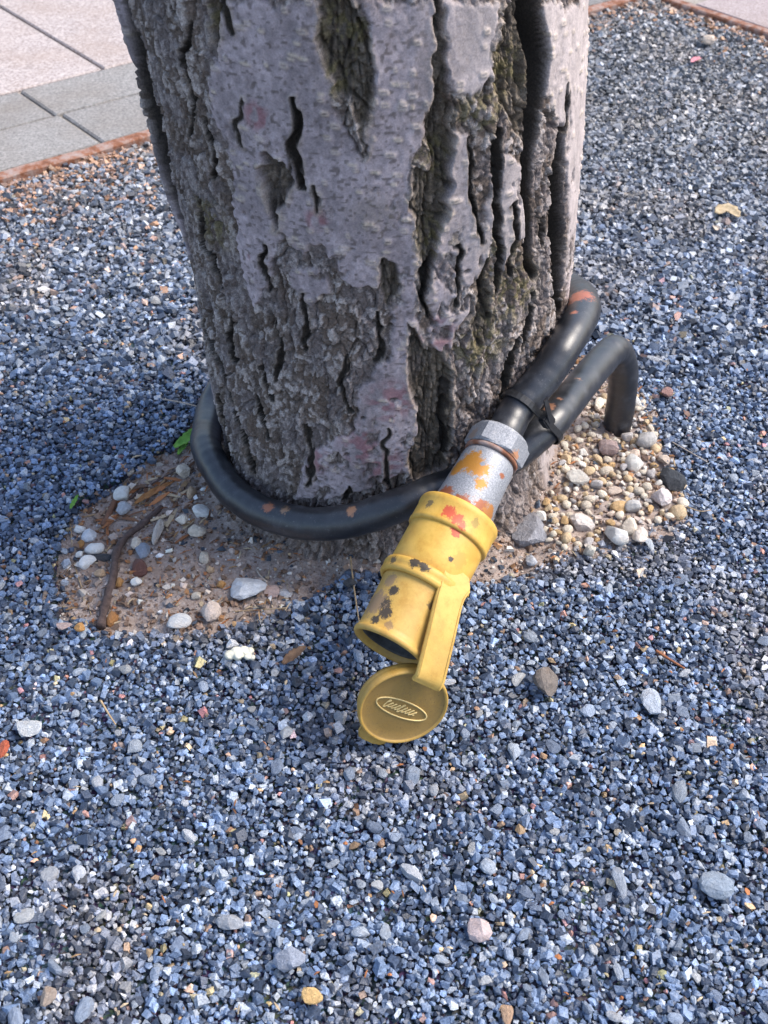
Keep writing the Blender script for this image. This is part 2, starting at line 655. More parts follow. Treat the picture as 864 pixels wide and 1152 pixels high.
# crumbs of soil and fine grit in the pit
x, y = spread(-0.5, 0.46, 0.76, 1.36, 0.005)
s = sd_poly(x, y, PIT)
m = (s < 0.004) & (trunk_gap(x, y) > 0.0)
x, y = x[m], y[m]
m = rng.random(len(x)) < 0.6
x, y = x[m], y[m]
n = len(x)
r = 0.0016 * rng.lognormal(0, 0.55, n)
p = np.stack([x, y, soil_z(x, y) + 0.55 * r], 1)
u = rng.random((n, 1))
col = np.where(u < 0.45, [[0.2, 0.135, 0.1]], np.where(u < 0.72, [[0.38, 0.31, 0.27]], np.where(u < 0.86, [[0.6, 0.54, 0.48]], np.where(u < 0.93, [[0.07, 0.085, 0.11]], [[0.3, 0.16, 0.08]]))))
col = np.clip(col * rng.lognormal(0, 0.3, (n, 1)), 0.01, 0.7)
v_, f_, c_ = grains(p, np.minimum(r, 0.004), col, 'cub', 0.5)
tag(link('soil_crumbs', mesh_np('soil_crumbs', v_, f_, False, c_), tinted('crumb', 0.9, 0.2)), 'brown soil crumbs and fine grit in the tree pit', 'soil', kind='stuff')

# ---- pavement: slabs, border setts and the rusty edging strip
def granite(name, a, b, c3, scale=170):
    t = NT(name)
    v = t.coord()
    oi = t.n('ObjectInfo')
    n1, n2, n3 = t.noise(v, scale, 3, 0.75), t.noise(v, 7, 4), t.noise(v, 60, 5, 0.7)
    c = t.ramp(n1, [(0.32, a), (0.5, b), (0.68, c3)])
    c = t.mix(t.math('MULTIPLY_ADD', n2, 1.6, -0.65, clamp=True), c, tuple(x * y for x, y in zip(b, (0.78, 0.68, 0.58))))
    c = t.mix(0.35, c, t.ramp(n3, [(0.3, (0.45, 0.43, 0.42)), (0.7, (1.15, 1.15, 1.15))]), 'MULTIPLY')
    hv = t.n('HueSaturation')
    t.l(c, hv.inputs['Color'])
    t.l(t.math('MULTIPLY_ADD', oi.outputs['Random'], 0.3, 0.85), hv.inputs['Value'])
    t.bump(n1, 0.35, 0.0012)
    return t.done(hv.outputs[0], 0.75, 0.35)


def prism(name, quad, z0, z1, ch):
    """slab with a worn chamfer round its top; quad listed counter-clockwise"""
    q = [np.array(a, float) for a in quad]
    c = sum(q) / len(q)
    ins = []
    for i in range(len(q)):
        d = c - q[i]
        ins.append(q[i] + d / np.linalg.norm(d) * ch * 1.4)
    k = len(q)
    v = [(*a, z0) for a in q] + [(*a, z1 - ch) for a in q] + [(*a, z1) for a in ins]
    f = [tuple(range(2 * k, 3 * k)), tuple(range(k - 1, -1, -1))]
    for b in (0, k):
        f += [(b + i, b + (i + 1) % k, b + k + (i + 1) % k, b + k + i) for i in range(k)]
    me = bpy.data.meshes.new(name)
    me.from_pydata(v, [], f)
    return me


slab_mat = granite('pale_granite', (0.22, 0.18, 0.17), (0.43, 0.37, 0.35), (0.6, 0.53, 0.5))
sett_mat = granite('grey_granite', (0.13, 0.125, 0.12), (0.235, 0.225, 0.215), (0.35, 0.33, 0.31))
pink_mat = granite('rosy_granite', (0.26, 0.2, 0.19), (0.42, 0.35, 0.34), (0.56, 0.48, 0.46))
t = NT('mortar')
n = t.noise(t.coord(), 180, 5, 0.7)
n2 = t.noise(t.coord(), 12, 3)
c = t.ramp(n, [(0.3, (0.2, 0.17, 0.14)), (0.7, (0.46, 0.42, 0.37))])
c = t.mix(t.math('MULTIPLY_ADD', n2, 3, -1.4, clamp=True), c, (0.09, 0.075, 0.055))
mortar = t.done(c, 0.95, 0.2)


def uv(u, w):
    """pavement beyond the far edge: along the edge, then across it along the joints"""
    return E1A + UU * u + WW * (w / (WW @ VV))


pav = link('pavement', prism('pavement', [uv(-1.6, 0.028), uv(3.2, 0.028), uv(3.2, 3.0), uv(-1.6, 3.0)], -0.05, 0.0005, 0.002), mortar)
tag(pav, kind='structure')
jr = random.Random(3)


def paver(quad, mat, zt, name='paving_slab', parent=pav):
    link(name, prism(name, quad, -0.03, zt + jr.uniform(-0.0012, 0.0012), 0.003), mat, parent)


def ju(px, py):
    q = at(px, py)[:2] - E1A
    w = q @ VV
    return (q - WW * (w / (WW @ VV))) @ UU, w


u_row = ju(72, 134)[0]
for row, (w0, w1) in enumerate(((0.031, 0.194), (0.199, 0.352))):
    L_ = 0.52
    off = u_row if row == 0 else u_row - 0.012
    for k in range(-3, 6):
        a, b = off + k * L_ + 0.003, off + (k + 1) * L_ - 0.003
        paver([uv(a, w0), uv(b, w0), uv(b, w1), uv(a, w1)], sett_mat, 0.006, 'border_sett')
u_slab = ju(122, 84)[0]
for r_ in range(2):
    w0, w1 = 0.359 + r_ * 0.91, 0.359 + (r_ + 1) * 0.91 - 0.007
    for k in range(-2, 4):
        a, b = u_slab + k * 0.8 + 0.0035, u_slab + (k + 1) * 0.8 - 0.0035
        paver([uv(a, w0), uv(b, w0), uv(b, w1), uv(a, w1)], slab_mat, 0.007)

# right-hand pavement behind the other edge
def rs(e, m):
    return K + EE * e + MM * m


pav2 = link('pavement', prism('pavement', [rs(2.4, 0.028), rs(2.4, 1.6), rs(0.03, 1.6), rs(0.03, 0.028)], -0.05, 0.0006, 0.002), mortar)
tag(pav2, kind='structure')
for row, (w0, w1) in enumerate(((0.031, 0.3), (0.306, 0.9))):
    L_ = 0.42 if row == 0 else 0.8
    for k in range(0, 5 if row == 0 else 3):
        a, b = 0.08 + k * L_ + 0.003 + row * 0.1, 0.08 + (k + 1) * L_ - 0.003 + row * 0.1
        paver([rs(a, w0), rs(b, w0), rs(b, w1), rs(a, w1)][::-1] if False else [rs(b, w0), rs(b, w1), rs(a, w1), rs(a, w0)], pink_mat if row == 0 else slab_mat, 0.006, 'border_sett' if row == 0 else 'paving_slab', pav2)

t = NT('rusty_steel')
v = t.coord()
n1, n2 = t.noise(v, 45, 6, 0.7), t.noise(v, 300, 4, 0.7)
c = t.ramp(n1, [(0.3, (0.12, 0.055, 0.034)), (0.44, (0.27, 0.115, 0.065)), (0.54, (0.34, 0.23, 0.19)), (0.7, (0.38, 0.32, 0.3))])
c = t.mix(0.4, c, t.ramp(n2, [(0.3, (0.5, 0.42, 0.4)), (0.7, (1, 1, 1))]), 'MULTIPLY')
t.bump(n2, 0.5, 0.001)
rusty = t.done(c, 0.85, 0.3)


def edging(name, a, d, nrm, length, label):
    """long low strip with a wavering worn top"""
    r = random.Random(length)
    v, f = [], []
    m = int(length / 0.04)
    for i in range(m + 1):
        p = a + d * (i / m * length)
        w = r.uniform(-0.0016, 0.0016)
        h = 0.0075 + r.uniform(-0.0012, 0.0012)
        for off, z in ((0.0, -0.04), (0.0 + w, h - 0.003), (0.003 + w, h), (0.022 + w, h + 0.0006), (0.026, h - 0.003), (0.026, -0.04)):
            v.append((*(p + nrm * off), z))
    for i in range(m):
        for j in range(5):
            f.append((i * 6 + j, (i + 1) * 6 + j, (i + 1) * 6 + j + 1, i * 6 + j + 1))
    me = bpy.data.meshes.new(name)
    me.from_pydata(v, [], f)
    tag(link(name, me, rusty), label, 'edging')


edging('edging_strip', uv(-1.6, 0.0), UU, VV, 1.6 + np.linalg.norm(K - E1A) - 0.004, 'long rusty edging strip between gravel and the grey border setts')
edging('edging_strip', K + EE * 0.006, EE, MM, 2.3, 'short rusty edging strip at the gravel corner in the upper right')

# ------------------------------------------------------------------ the tree trunk; bark features in metres: (round the trunk, height, ...)
BARK_CRACKS = [([[-0.25, 0.66, 0.013], [-0.252, 0.61, 0.013], [-0.254, 0.56, 0.015], [-0.257, 0.5, 0.016], [-0.26, 0.44, 0.013], [-0.262, 0.39, 0.01], [-0.262, 0.34, 0.007], [-0.258, 0.29, 0.004]], 17), ([[-0.0947, 0.6362, 0.0022], [-0.093, 0.6083, 0.0009]], 6), ([[-0.0492, 0.5614, 0.0017], [-0.0524, 0.532, 0.0026], [-0.0573, 0.515, 0.0036], [-0.0571, 0.4815, 0.0023]], 10), ([[-0.0455, 0.4853, 0.0009], [-0.0446, 0.4726, 0.0018], [-0.0438, 0.4595, 0.0007]], 4), ([[-0.146, 0.5239, 0.0011], [-0.1453, 0.5106, 0.0034], [-0.1424, 0.4962, 0.0034], [-0.153, 0.4639, 0.0018]], 8), ([[-0.1016, 0.4092, 0.0021], [-0.1103, 0.382, 0.0027], [-0.1088, 0.357, 0.0017]], 7), ([[-0.1895, 0.4277, 0.0031], [-0.2003, 0.3885, 0.0067], [-0.2008, 0.376, 0.0051], [-0.1888, 0.3673, 0.004], [-0.1843, 0.3349, 0.0047]], 10), ([[-0.2631, 0.238, 0.008], [-0.2359, 0.225, 0.01], [-0.2169, 0.2087, 0.0085], [-0.1976, 0.1678, 0.0066], [-0.1805, 0.127, 0.006], [-0.1685, 0.0769, 0.0033]], 11), ([[-0.1797, 0.291, 0.0024], [-0.1832, 0.2616, 0.0065], [-0.1844, 0.2351, 0.0042]], 8), ([[-0.1533, 0.2043, 0.0029], [-0.1448, 0.1811, 0.0056], [-0.1337, 0.1572, 0.002]], 8), ([[-0.2417, 0.1383, 0.0111], [-0.2448, 0.0641, 0.0144], [-0.2429, 0.0126, 0.0118]], 11), ([[-0.1376, 0.2515, 0.0013], [-0.132, 0.2337, 0.0026], [-0.1254, 0.2101, 0.0013]], 5), ([[-0.0333, 0.1172, 0.0011], [-0.0376, 0.1028, 0.0023], [-0.0419, 0.0926, 0.0011]], 5), ([[0.1668, 0.6218, 0.0094], [0.1736, 0.5712, 0.0088], [0.1688, 0.52, 0.0064], [0.1621, 0.4785, 0.0051], [0.1609, 0.4372, 0.0052], [0.1679, 0.3706, 0.0042], [0.1808, 0.345, 0.0023]], 16), ([[0.213, 0.4868, 0.0035], [0.2071, 0.4494, 0.0102], [0.2188, 0.3806, 0.0137], [0.2319, 0.3044, 0.0104], [0.2564, 0.253, 0.0105], [0.2335, 0.2445, 0.0048]], 18), ([[0.2202, 0.5298, 0.0018], [0.2202, 0.5102, 0.0046], [0.2206, 0.4874, 0.0028]], 6), ([[0.1213, 0.5174, 0.0026], [0.119, 0.4806, 0.0048], [0.121, 0.433, 0.0044], [0.1256, 0.387, 0.0035], [0.1223, 0.3473, 0.0023]], 9), ([[0.0928, 0.5198, 0.0014], [0.095, 0.4866, 0.0024], [0.0979, 0.433, 0.002], [0.1051, 0.4159, 0.0021]], 7), ([[0.081, 0.4163, 0.002], [0.0771, 0.3492, 0.0015]], 7), ([[0.0474, 0.3981, 0.0029], [0.0433, 0.3718, 0.0029], [0.0489, 0.3412, 0.001]], 9), ([[0.1876, 0.4091, 0.0023], [0.1889, 0.3917, 0.0055], [0.19, 0.377, 0.0024]], 8), ([[0.1578, 0.2802, 0.0028], [0.1466, 0.2554, 0.0047], [0.1423, 0.2061, 0.0027]], 8), ([[-0.1325, 0.6153, 0.001], [-0.1508, 0.5813, 0.0022], [-0.1574, 0.5401, 0.0018], [-0.1776, 0.5001, 0.0014]], 5), ([[-0.0948, 0.5556, 0.0007], [-0.108, 0.5288, 0.0015], [-0.1088, 0.512, 0.0008]], 4), ([[0.1387, 0.4424, 0.0017], [0.1429, 0.4027, 0.003], [0.1395, 0.3637, 0.0018]], 6), ([[0.1079, 0.3947, 0.0011], [0.1038, 0.3658, 0.0027], [0.1114, 0.3213, 0.0011]], 6), ([[0.1767, 0.3267, 0.0023], [0.1709, 0.2943, 0.0045], [0.1653, 0.2593, 0.0022]], 7), ([[0.065, 0.2562, 0.0021], [0.0645, 0.209, 0.0033], [0.0726, 0.1563, 0.0023]], 6), ([[-0.073, 0.3635, 0.001], [-0.07, 0.333, 0.0021], [-0.0791, 0.296, 0.0011]], 4.5), ([[-0.0342, 0.2956, 0.001], [-0.0426, 0.2604, 0.0021], [-0.0357, 0.2241, 0.001]], 4.5), ([[0.0, 0.3514, 0.001], [0.0024, 0.3141, 0.002], [-0.0044, 0.2864, 0.001]], 4), ([[-0.108, 0.3224, 0.0011], [-0.1073, 0.2842, 0.0028], [-0.1171, 0.24, 0.0012]], 5), ([[-0.0836, 0.1913, 0.0012], [-0.0784, 0.1417, 0.0023], [-0.0844, 0.1059, 0.0012]], 4.5), ([[0.0067, 0.2045, 0.001], [0.0024, 0.1605, 0.0017], [0.0088, 0.1209, 0.0011]], 4)]
BARK_HOLLOWS = [([[-0.0161, 0.6432], [0.0075, 0.6434], [0.0167, 0.6129], [0.0186, 0.5818], [0.0115, 0.5592], [0.0004, 0.5138], [0.0006, 0.543], [-0.0051, 0.5639], [-0.0136, 0.5692], [-0.0177, 0.5891], [-0.0212, 0.6128]], 7), ([[0.0722, 0.6392], [0.0773, 0.6387], [0.0761, 0.5965], [0.0816, 0.5778], [0.0804, 0.5336], [0.0754, 0.4844], [0.0708, 0.4492], [0.0564, 0.4115], [0.0492, 0.3681], [0.0459, 0.3683], [0.0412, 0.4087], [0.0393, 0.4447], [0.0353, 0.4727], [0.0445, 0.4973], [0.0576, 0.4925], [0.0541, 0.5292], [0.0638, 0.5673], [0.0685, 0.6047]], 10), ([[-0.0851, 0.5105], [-0.0677, 0.5052], [-0.0621, 0.4867], [-0.0724, 0.4729], [-0.0834, 0.4412], [-0.0908, 0.4263], [-0.0913, 0.4576], [-0.0936, 0.486]], 7), ([[0.1333, 0.6223], [0.146, 0.6266], [0.1703, 0.6209], [0.1686, 0.5601], [0.1554, 0.5025], [0.1383, 0.516], [0.1229, 0.5471], [0.119, 0.5729], [0.1298, 0.602]], 6), ([[0.0286, 0.3407], [0.0473, 0.3017], [0.064, 0.2985], [0.0696, 0.2668], [0.0792, 0.1852], [0.0685, 0.1325], [0.0378, 0.1221], [0.0273, 0.1407], [0.0379, 0.2139], [0.0268, 0.2809]], 6), ([[-0.1095, 0.6338], [-0.0981, 0.6357], [-0.0991, 0.618], [-0.1137, 0.59], [-0.1144, 0.6117]], 3.5), ([[0.1029, 0.3761], [0.1157, 0.3516], [0.1133, 0.2988], [0.101, 0.2805], [0.0938, 0.3269]], 4), ([[0.0087, 0.411], [0.0209, 0.4008], [0.022, 0.371], [0.0096, 0.3562], [0.0012, 0.3818]], 2.5)]
BARK_SMOOTH = [[[-0.0962, 0.6361], [-0.0188, 0.6432], [-0.0233, 0.6085], [-0.0189, 0.5719], [-0.0023, 0.5105], [0.0172, 0.5645], [0.0186, 0.6227], [0.0116, 0.6434], [0.0714, 0.6394], [0.0631, 0.5683], [0.0518, 0.5305], [0.0341, 0.4779], [0.0407, 0.3989], [0.0312, 0.3392], [0.0184, 0.366], [0.0022, 0.3836], [-0.019, 0.3792], [-0.0375, 0.3994], [-0.0463, 0.4272], [-0.0659, 0.4097], [-0.0823, 0.4283], [-0.1136, 0.3524], [-0.105, 0.4341], [-0.1226, 0.4916], [-0.1315, 0.5393]], [[-0.1226, 0.4916], [-0.0875, 0.4915], [-0.0931, 0.4277], [-0.1159, 0.3516], [-0.1345, 0.329], [-0.1397, 0.394]], [[0.081, 0.6381], [0.1293, 0.6301], [0.1173, 0.5741], [0.0985, 0.5532], [0.0847, 0.565], [0.0777, 0.5961]], [[0.0799, 0.5263], [0.093, 0.5239], [0.0952, 0.4458], [0.1041, 0.4133], [0.1161, 0.4848], [0.1169, 0.4192], [0.0931, 0.3586], [0.0696, 0.2873], [0.0501, 0.3067], [0.0507, 0.3472], [0.048, 0.3783], [0.0679, 0.4425]], [[0.1249, 0.4995], [0.1575, 0.4722], [0.1573, 0.407], [0.143, 0.3977], [0.1289, 0.3727]], [[0.1811, 0.6181], [0.272, 0.5808], [0.272, 0.4964], [0.272, 0.3512], [0.272, 0.2601], [0.2292, 0.434], [0.2103, 0.4967], [0.182, 0.5406]], [[0.0347, 0.3697], [0.0464, 0.2995], [0.0345, 0.2616], [0.0379, 0.2139], [0.0253, 0.1397], [-0.0293, 0.1056], [-0.1073, 0.0734], [-0.0797, 0.1609], [-0.0283, 0.203], [-0.0232, 0.2513], [0.0104, 0.2974], [0.013, 0.3562]], [[-0.0776, 0.3926], [-0.0504, 0.3979], [-0.044, 0.3686], [-0.0653, 0.3499], [-0.0819, 0.3666]], [[-0.0316, 0.4472], [0.0027, 0.4347], [-0.0167, 0.401], [-0.0321, 0.4097]]]
BARK_RED = [[0.0558, 0.3197, 0.0249], [0.009, 0.2406, 0.0297], [-0.0237, 0.1785, 0.0289], [-0.1208, 0.3955, 0.0078], [-0.0456, 0.4504, 0.013], [-0.0749, 0.1492, 0.0217], [0.0005, 0.154, 0.0273], [-0.0856, 0.5415, 0.0154]]
BARK_MOSS = [[0.0022, 0.6229, 0.0286], [0.1063, 0.5413, 0.0271], [0.1406, 0.5685, 0.0309], [0.0622, 0.5043, 0.0236], [0.1483, 0.3394, 0.0451], [0.1048, 0.2907, 0.0458], [-0.1774, 0.4086, 0.035], [0.0047, 0.4575, 0.0282], [0.1233, 0.3898, 0.0303], [0.1959, 0.2004, 0.035], [0.0589, 0.4252, 0.0249], [-0.0999, 0.6214, 0.0219], [-0.0142, 0.5796, 0.0185]]

R0 = 0.212
ZK = [-.1, .0, .1, .26, .37, .45, .51, .585, 1.0, 2.8]
RK = [.212, .212, .212, .214, .217, .220, .2205, .222, .218, .19]
XK = [-.002, -.003, -.003, -.0015, -.007, -.014, -.0185, -.028, -.075, -.2]


def make_trunk():
    a = math.radians(106)
    st = 0.00115
    th = np.concatenate([np.arange(-a, a, st / R0), np.linspace(a, 2 * math.pi - a, 44)[:-1]])
    zf = np.concatenate([np.arange(-0.04, 0.66, st * 1.05), np.geomspace(0.665, 2.7, 60)])
    nt, nz = len(th), len(zf)
    Z, TH = np.meshgrid(zf, th, indexing='ij')
    z, t = Z.ravel(), TH.ravel()
    tw = (t + math.pi) % (2 * math.pi) - math.pi
    r = np.interp(z, ZK, RK)
    xc = np.interp(z, ZK, XK)
    P = np.stack([xc + r * np.sin(t), TRUNK_Y - r * np.cos(t), z], 1)
    s = tw * R0
    w1, w2 = vn(P, 0.014, off=1) - .5, vn(P, 0.0045, off=2) - .5
    w3, w4 = vn(P, 0.016, off=3) - .5, vn(P, 0.005, off=4) - .5
    S = s + 0.008 * w1 + 0.0045 * w2
    ZZ = z + 0.011 * w3 + 0.005 * w4
    w5 = vn(P, 0.0035, 0.0035, 0.009, off=30) - .5
    SC, ZC = s + 0.007 * w1 + 0.0055 * w5, z + 0.008 * w3

    # smooth plates of young bark
    smo = np.zeros(len(z))
    for poly in BARK_SMOOTH:
        q = np.array(poly)
        b = (S > q[:, 0].min() - .012) & (S < q[:, 0].max() + .012) & (ZZ > q[:, 1].min() - .012) & (ZZ < q[:, 1].max() + .012)
        d = sd_poly(S[b], ZZ[b], poly)
        smo[b] = np.maximum(smo[b], sm(0.0022, -0.0022, d))
    # on the trunk above and behind, patches of the same two barks
    other = sm(0.46, 0.54, vn(P, 0.06, 0.06, 0.13, off=9))
    oo = np.maximum(sm(0.62, 0.68, z), sm(0.24, 0.26, np.abs(s)))
    smo = smo * (1 - oo) + other * oo
    # worn, scaly spots on the smooth bark
    scal = sm(0.6, 0.7, vn(P, 0.02, 0.02, 0.03, off=12) * 0.6 + vn(P, 0.006, off=13) * 0.4) * sm(0.62, 0.3, z)
    smo *= 1 - 0.85 * scal

    # rough bark: flaking scales in three sizes with furrows between them
    n_big = vn(P, 0.022, 0.022, 0.06, off=5)
    n_mid = vn(P, 0.0085, 0.0085, 0.016, off=6)
    n_fin = vn(P, 0.0032, 0.0032, 0.0042, off=7)
    n_vf = vn(P, 0.0018, off=8)
    wa, wb = s + 0.007 * w1 + 0.003 * w2, z + 0.012 * w3 + 0.004 * w4
    _, g1, c1, ox1, oy1 = worley(wa / 0.019, wb / 0.058, 1)
    _, g2, c2, ox2, oy2 = worley(wa / 0.0085 + 9, wb / 0.019, 2)
    _, g3, c3, ox3, oy3 = worley(wa / 0.0042, wb / 0.0062 + 5, 3)
    rough = 0.0045 * (n_big - .5) + 0.0042 * (c1 - .5) + 0.0030 * (c2 - .5) + 0.0017 * (c3 - .5) + 0.0012 * (n_vf - .5)
    rough += 0.0022 * oy2 * (c2 - 0.3) + 0.002 * ox1 * (c1 - .5) + 0.001 * oy3
    furrow = sm(0.10, 0.0, g1) * 0.0065 * sm(0.25, 0.6, n_mid * 0.5 + c1 * 0.6) + sm(0.13, 0.0, g2) * 0.0026
    rough -= furrow
    plain = 0.0028 + 0.0022 * (n_big - .5) + 0.0011 * (n_mid - .5) + 0.0006 * (n_fin - .5) + 0.0006 * (c2 - .5) * sm(0.45, 0.2, z)
    h = smo * plain + (1 - smo) * rough

    # hollows and cracks
    hol = np.zeros(len(z))
    crk = np.zeros(len(z))
    lip = np.zeros(len(z))
    for poly, dep in BARK_HOLLOWS:
        q = np.array(poly)
        b = (S > q[:, 0].min() - .02) & (S < q[:, 0].max() + .02) & (ZZ > q[:, 1].min() - .02) & (ZZ < q[:, 1].max() + .02)
        d = sd_poly(S[b], ZZ[b], poly)
        k = sm(0.0014, -0.0022, d)
        depth = dep / 1000 * (0.62 + 0.38 * sm(0, -0.012, d))
        fib = 1 - np.abs(vn(P[b], 0.0045, 0.0045, 0.035, off=31) * 2 - 1)
        h[b] = h[b] * (1 - k) + (1.2 * rough[b] - depth - 0.005 * sm(0.7, 1.0, fib)) * k
        hol[b] = np.maximum(hol[b], k)
        lip[b] = np.maximum(lip[b], np.exp(-(np.maximum(d, 0) / 0.0035) ** 2) * (1 - k))
    for pts, dep in BARK_CRACKS:
        q = np.array(pts)
        b = (SC > q[:, 0].min() - .025) & (SC < q[:, 0].max() + .025) & (ZC > q[:, 1].min() - .02) & (ZC < q[:, 1].max() + .02)
        x, y = SC[b], ZC[b]
        if dep >= 15:
            x, y = s[b] + 0.012 * (vn(P[b], 0.03, 0.03, 0.05, off=33) - .5) + 0.0025 * w1[b], z[b]
        d = np.full(b.sum(), 9.0)
        for (x0, y0, h0), (x1, y1, h1) in zip(pts[:-1], pts[1:]):
            ex, ey = x1 - x0, y1 - y0
            k = np.clip(((x - x0) * ex + (y - y0) * ey) / (ex * ex + ey * ey + 1e-12), 0, 1)
            d = np.minimum(d, np.hypot(x - x0 - k * ex, y - y0 - k * ey) - (h0 + (h1 - h0) * k))
        k = sm(0.0045, -0.0035, d) if dep >= 15 else sm(0.0016, -0.0024, d)
        if dep >= 15:
            h[b] *= 1 - sm(0.006, -0.001, d)
        h[b] -= k * dep / 1000 * (1.1 if dep >= 15 else 0.9 + 0.4 * n_mid[b]) * (1 + 0.9 * sm(0.1, 0.2, np.abs(s[b])))
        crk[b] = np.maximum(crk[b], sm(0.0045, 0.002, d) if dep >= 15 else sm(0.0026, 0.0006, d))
        lip[b] = np.maximum(lip[b], np.exp(-(np.maximum(d, 0) / 0.003) ** 2) * (1 - k))
    h += 0.007 * sm(-0.268, -0.278, s) * sm(0.33, 0.4, z) * sm(-0.33, -0.3, s)
    h += 0.0016 * lip * (1 - crk) * (1 - hol) * (0.4 + n_mid)

    # lenticels on the smooth bark: short raised lips lying crosswise
    lent = np.zeros(len(z))
    lr = np.random.default_rng(21)
    nf = int((2 * a) / (st / R0))
    H2, L2, S2, Z2 = h.reshape(nz, nt), lent.reshape(nz, nt), s.reshape(nz, nt), z.reshape(nz, nt)
    M2 = (smo * (1 - hol) * (1 - crk)).reshape(nz, nt)
    nzf = int(0.7 / (st * 1.05))
    for _ in range(1300):
        i, j = lr.integers(30, nzf - 10), lr.integers(10, nf - 10)
        if M2[i, j] < 0.75:
            continue
        if lr.random() > 0.35 + 0.65 * sm(0.3, 0.55, Z2[i, j]):
            continue
        hw, hh, ht = lr.uniform(.0018, .0048), lr.uniform(.0015, .0026), lr.uniform(.0014, .0034)
        ri, rj = 7, 10
        sl = (slice(max(i - ri, 0), i + ri), slice(max(j - rj, 0), j + rj))
        ds, dz = (S2[sl] - S2[i, j]) / hw, (Z2[sl] - Z2[i, j] + 0.12 * (S2[sl] - S2[i, j])) / hh
        k = np.exp(-(ds ** 4) - dz ** 2)
        slit = np.exp(-(ds * 1.3) ** 4 - (dz * 2.6) ** 2)
        H2[sl] += k * ht - slit * ht * 0.9
        L2[sl] = np.maximum(L2[sl], k - 0.9 * slit * (hh > 0.0019))
    # knots of scaly growth
    for ks, kz, kr in BARK_MOSS[1:2]:
        d = np.hypot(s - ks, z - kz)
        h += 0.006 * np.exp(-(d / 0.012) ** 2) * (n_fin + 0.3)

    flare = 0.016 * np.exp(-np.maximum(z, -0.03) / 0.022) * (0.35 + 1.3 * vn(P, 0.05, off=15))
    left_tuck = 0.014 * np.exp(-((s + 0.32) / 0.07) ** 2) * np.exp(-((z - 0.03) / 0.07) ** 2)
    rr = r + h + flare - left_tuck
    V = np.stack([xc + rr * np.sin(t), TRUNK_Y - rr * np.cos(t), z], 1)

    # colours: the bark's own, plus painted sunlight on the right and crack shade
    mot = vn(P, 0.03, 0.03, 0.05, off=20) * 0.6 + vn(P, 0.009, off=26) * 0.4
    c_sm = np.array([[0.33, 0.278, 0.29]]) * (0.45 + 1.1 * mot)[:, None] * (0.72 + 0.56 * n_fin)[:, None]
    spk = (sm(0.66, 0.8, vn(P, 0.0035, 0.0035, 0.0025, off=27)) * 0.7)[:, None]
    c_sm = c_sm * (1 - spk) + spk * np.array([[0.1, 0.078, 0.07]])
    pale = sm(0.02, 0.13, s)[:, None] * 0.75  # paler bark to the right, raised further to stand in for sunlight
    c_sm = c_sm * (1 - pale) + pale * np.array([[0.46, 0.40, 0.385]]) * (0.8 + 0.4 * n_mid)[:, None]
    red = np.zeros(len(z))
    for ks, kz, kr in BARK_RED:
        red = np.maximum(red, sm(1.1, 0.35, np.hypot(s - ks, (z - kz) * 0.9) / kr))
    red = (red * sm(0.38, 0.62, vn(P, 0.007, off=22)))[:, None] * 0.75
    c_sm = c_sm * (1 - red) + red * np.array([[0.27, 0.12, 0.135]])
    flk = sm(0.45, 0.8, c3 * 0.4 + c2 * 0.35 + n_fin * 0.3)[:, None]
    brown = np.array([[0.13, 0.098, 0.08]]) * (0.7 + 0.6 * n_big)[:, None]
    c_ro = brown * (1 - flk) + flk * np.array([[0.44, 0.385, 0.36]])
    grey = sm(0.45, 0.62, vn(P, 0.018, 0.018, 0.03, off=23))[:, None] * 0.5
    c_ro = c_ro * (1 - grey) + grey * np.array([[0.2, 0.172, 0.175]]) * (0.7 + 0.6 * n_fin)[:, None]
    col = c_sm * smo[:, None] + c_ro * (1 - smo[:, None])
    ln = np.clip(lent, 0, 1)[:, None] * 0.9
    col = col * (1 - ln) + ln * np.array([[0.56, 0.47, 0.38]])
    inner = np.maximum(hol * 0.7, crk)[:, None]
    fibre = vn(P, 0.004, 0.004, 0.03, off=31)
    c_in = np.array([[0.036, 0.028, 0.022]]) * (0.7 + 0.6 * vn(P, 0.02, 0.02, 0.04, off=34))[:, None]  # dark inner bark, deepened and carried onto crack walls as painted shade
    c_ho = np.array([[0.115, 0.09, 0.062]]) * (0.35 + 1.1 * fibre)[:, None] * (0.6 + 0.8 * n_fin)[:, None]
    hh_ = (hol * 0.85)[:, None]
    col = col * (1 - hh_) + c_ho * hh_
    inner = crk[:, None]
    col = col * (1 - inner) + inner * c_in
    edge = (lip * (1 - hol) * (1 - crk) * sm(0.3, 0.6, n_mid))[:, None] * 0.75
    col = col * (1 - edge) + edge * np.array([[0.4, 0.33, 0.27]])
    mo = np.zeros(len(z))
    for ks, kz, kr in BARK_MOSS:
        mo = np.maximum(mo, sm(1.2, 0.3, np.hypot(s - ks, z - kz) / kr))
    mo = (mo * (1 - 0.75 * smo) * sm(0.42, 0.6, vn(P, 0.008, off=25) * 0.5 + n_fin * 0.5) * (1 - 0.7 * crk))[:, None] * 0.8
    col = col * (1 - mo) + mo * np.array([[0.155, 0.128, 0.055]]) * (0.6 + 0.8 * n_vf)[:, None]
    dirt = sm(0.05, 0.0, z)[:, None] * 0.5
    col = col * (1 - dirt) + dirt * np.array([[0.19, 0.145, 0.125]]) * (0.6 + 0.8 * n_fin)[:, None]

    i, j = np.meshgrid(np.arange(nz - 1), np.arange(nt), indexing='ij')
    k = (j + 1) % nt
    F = np.stack([i * nt + j, i * nt + k, (i + 1) * nt + k, (i + 1) * nt + j], -1).reshape(-1, 4)
    rgh = np.clip((1 - smo) + hol + crk, 0, 1)[:, None]
    return mesh_np('trunk', V, F, True, np.hstack([np.clip(col, 0.01, 0.75), rgh]))


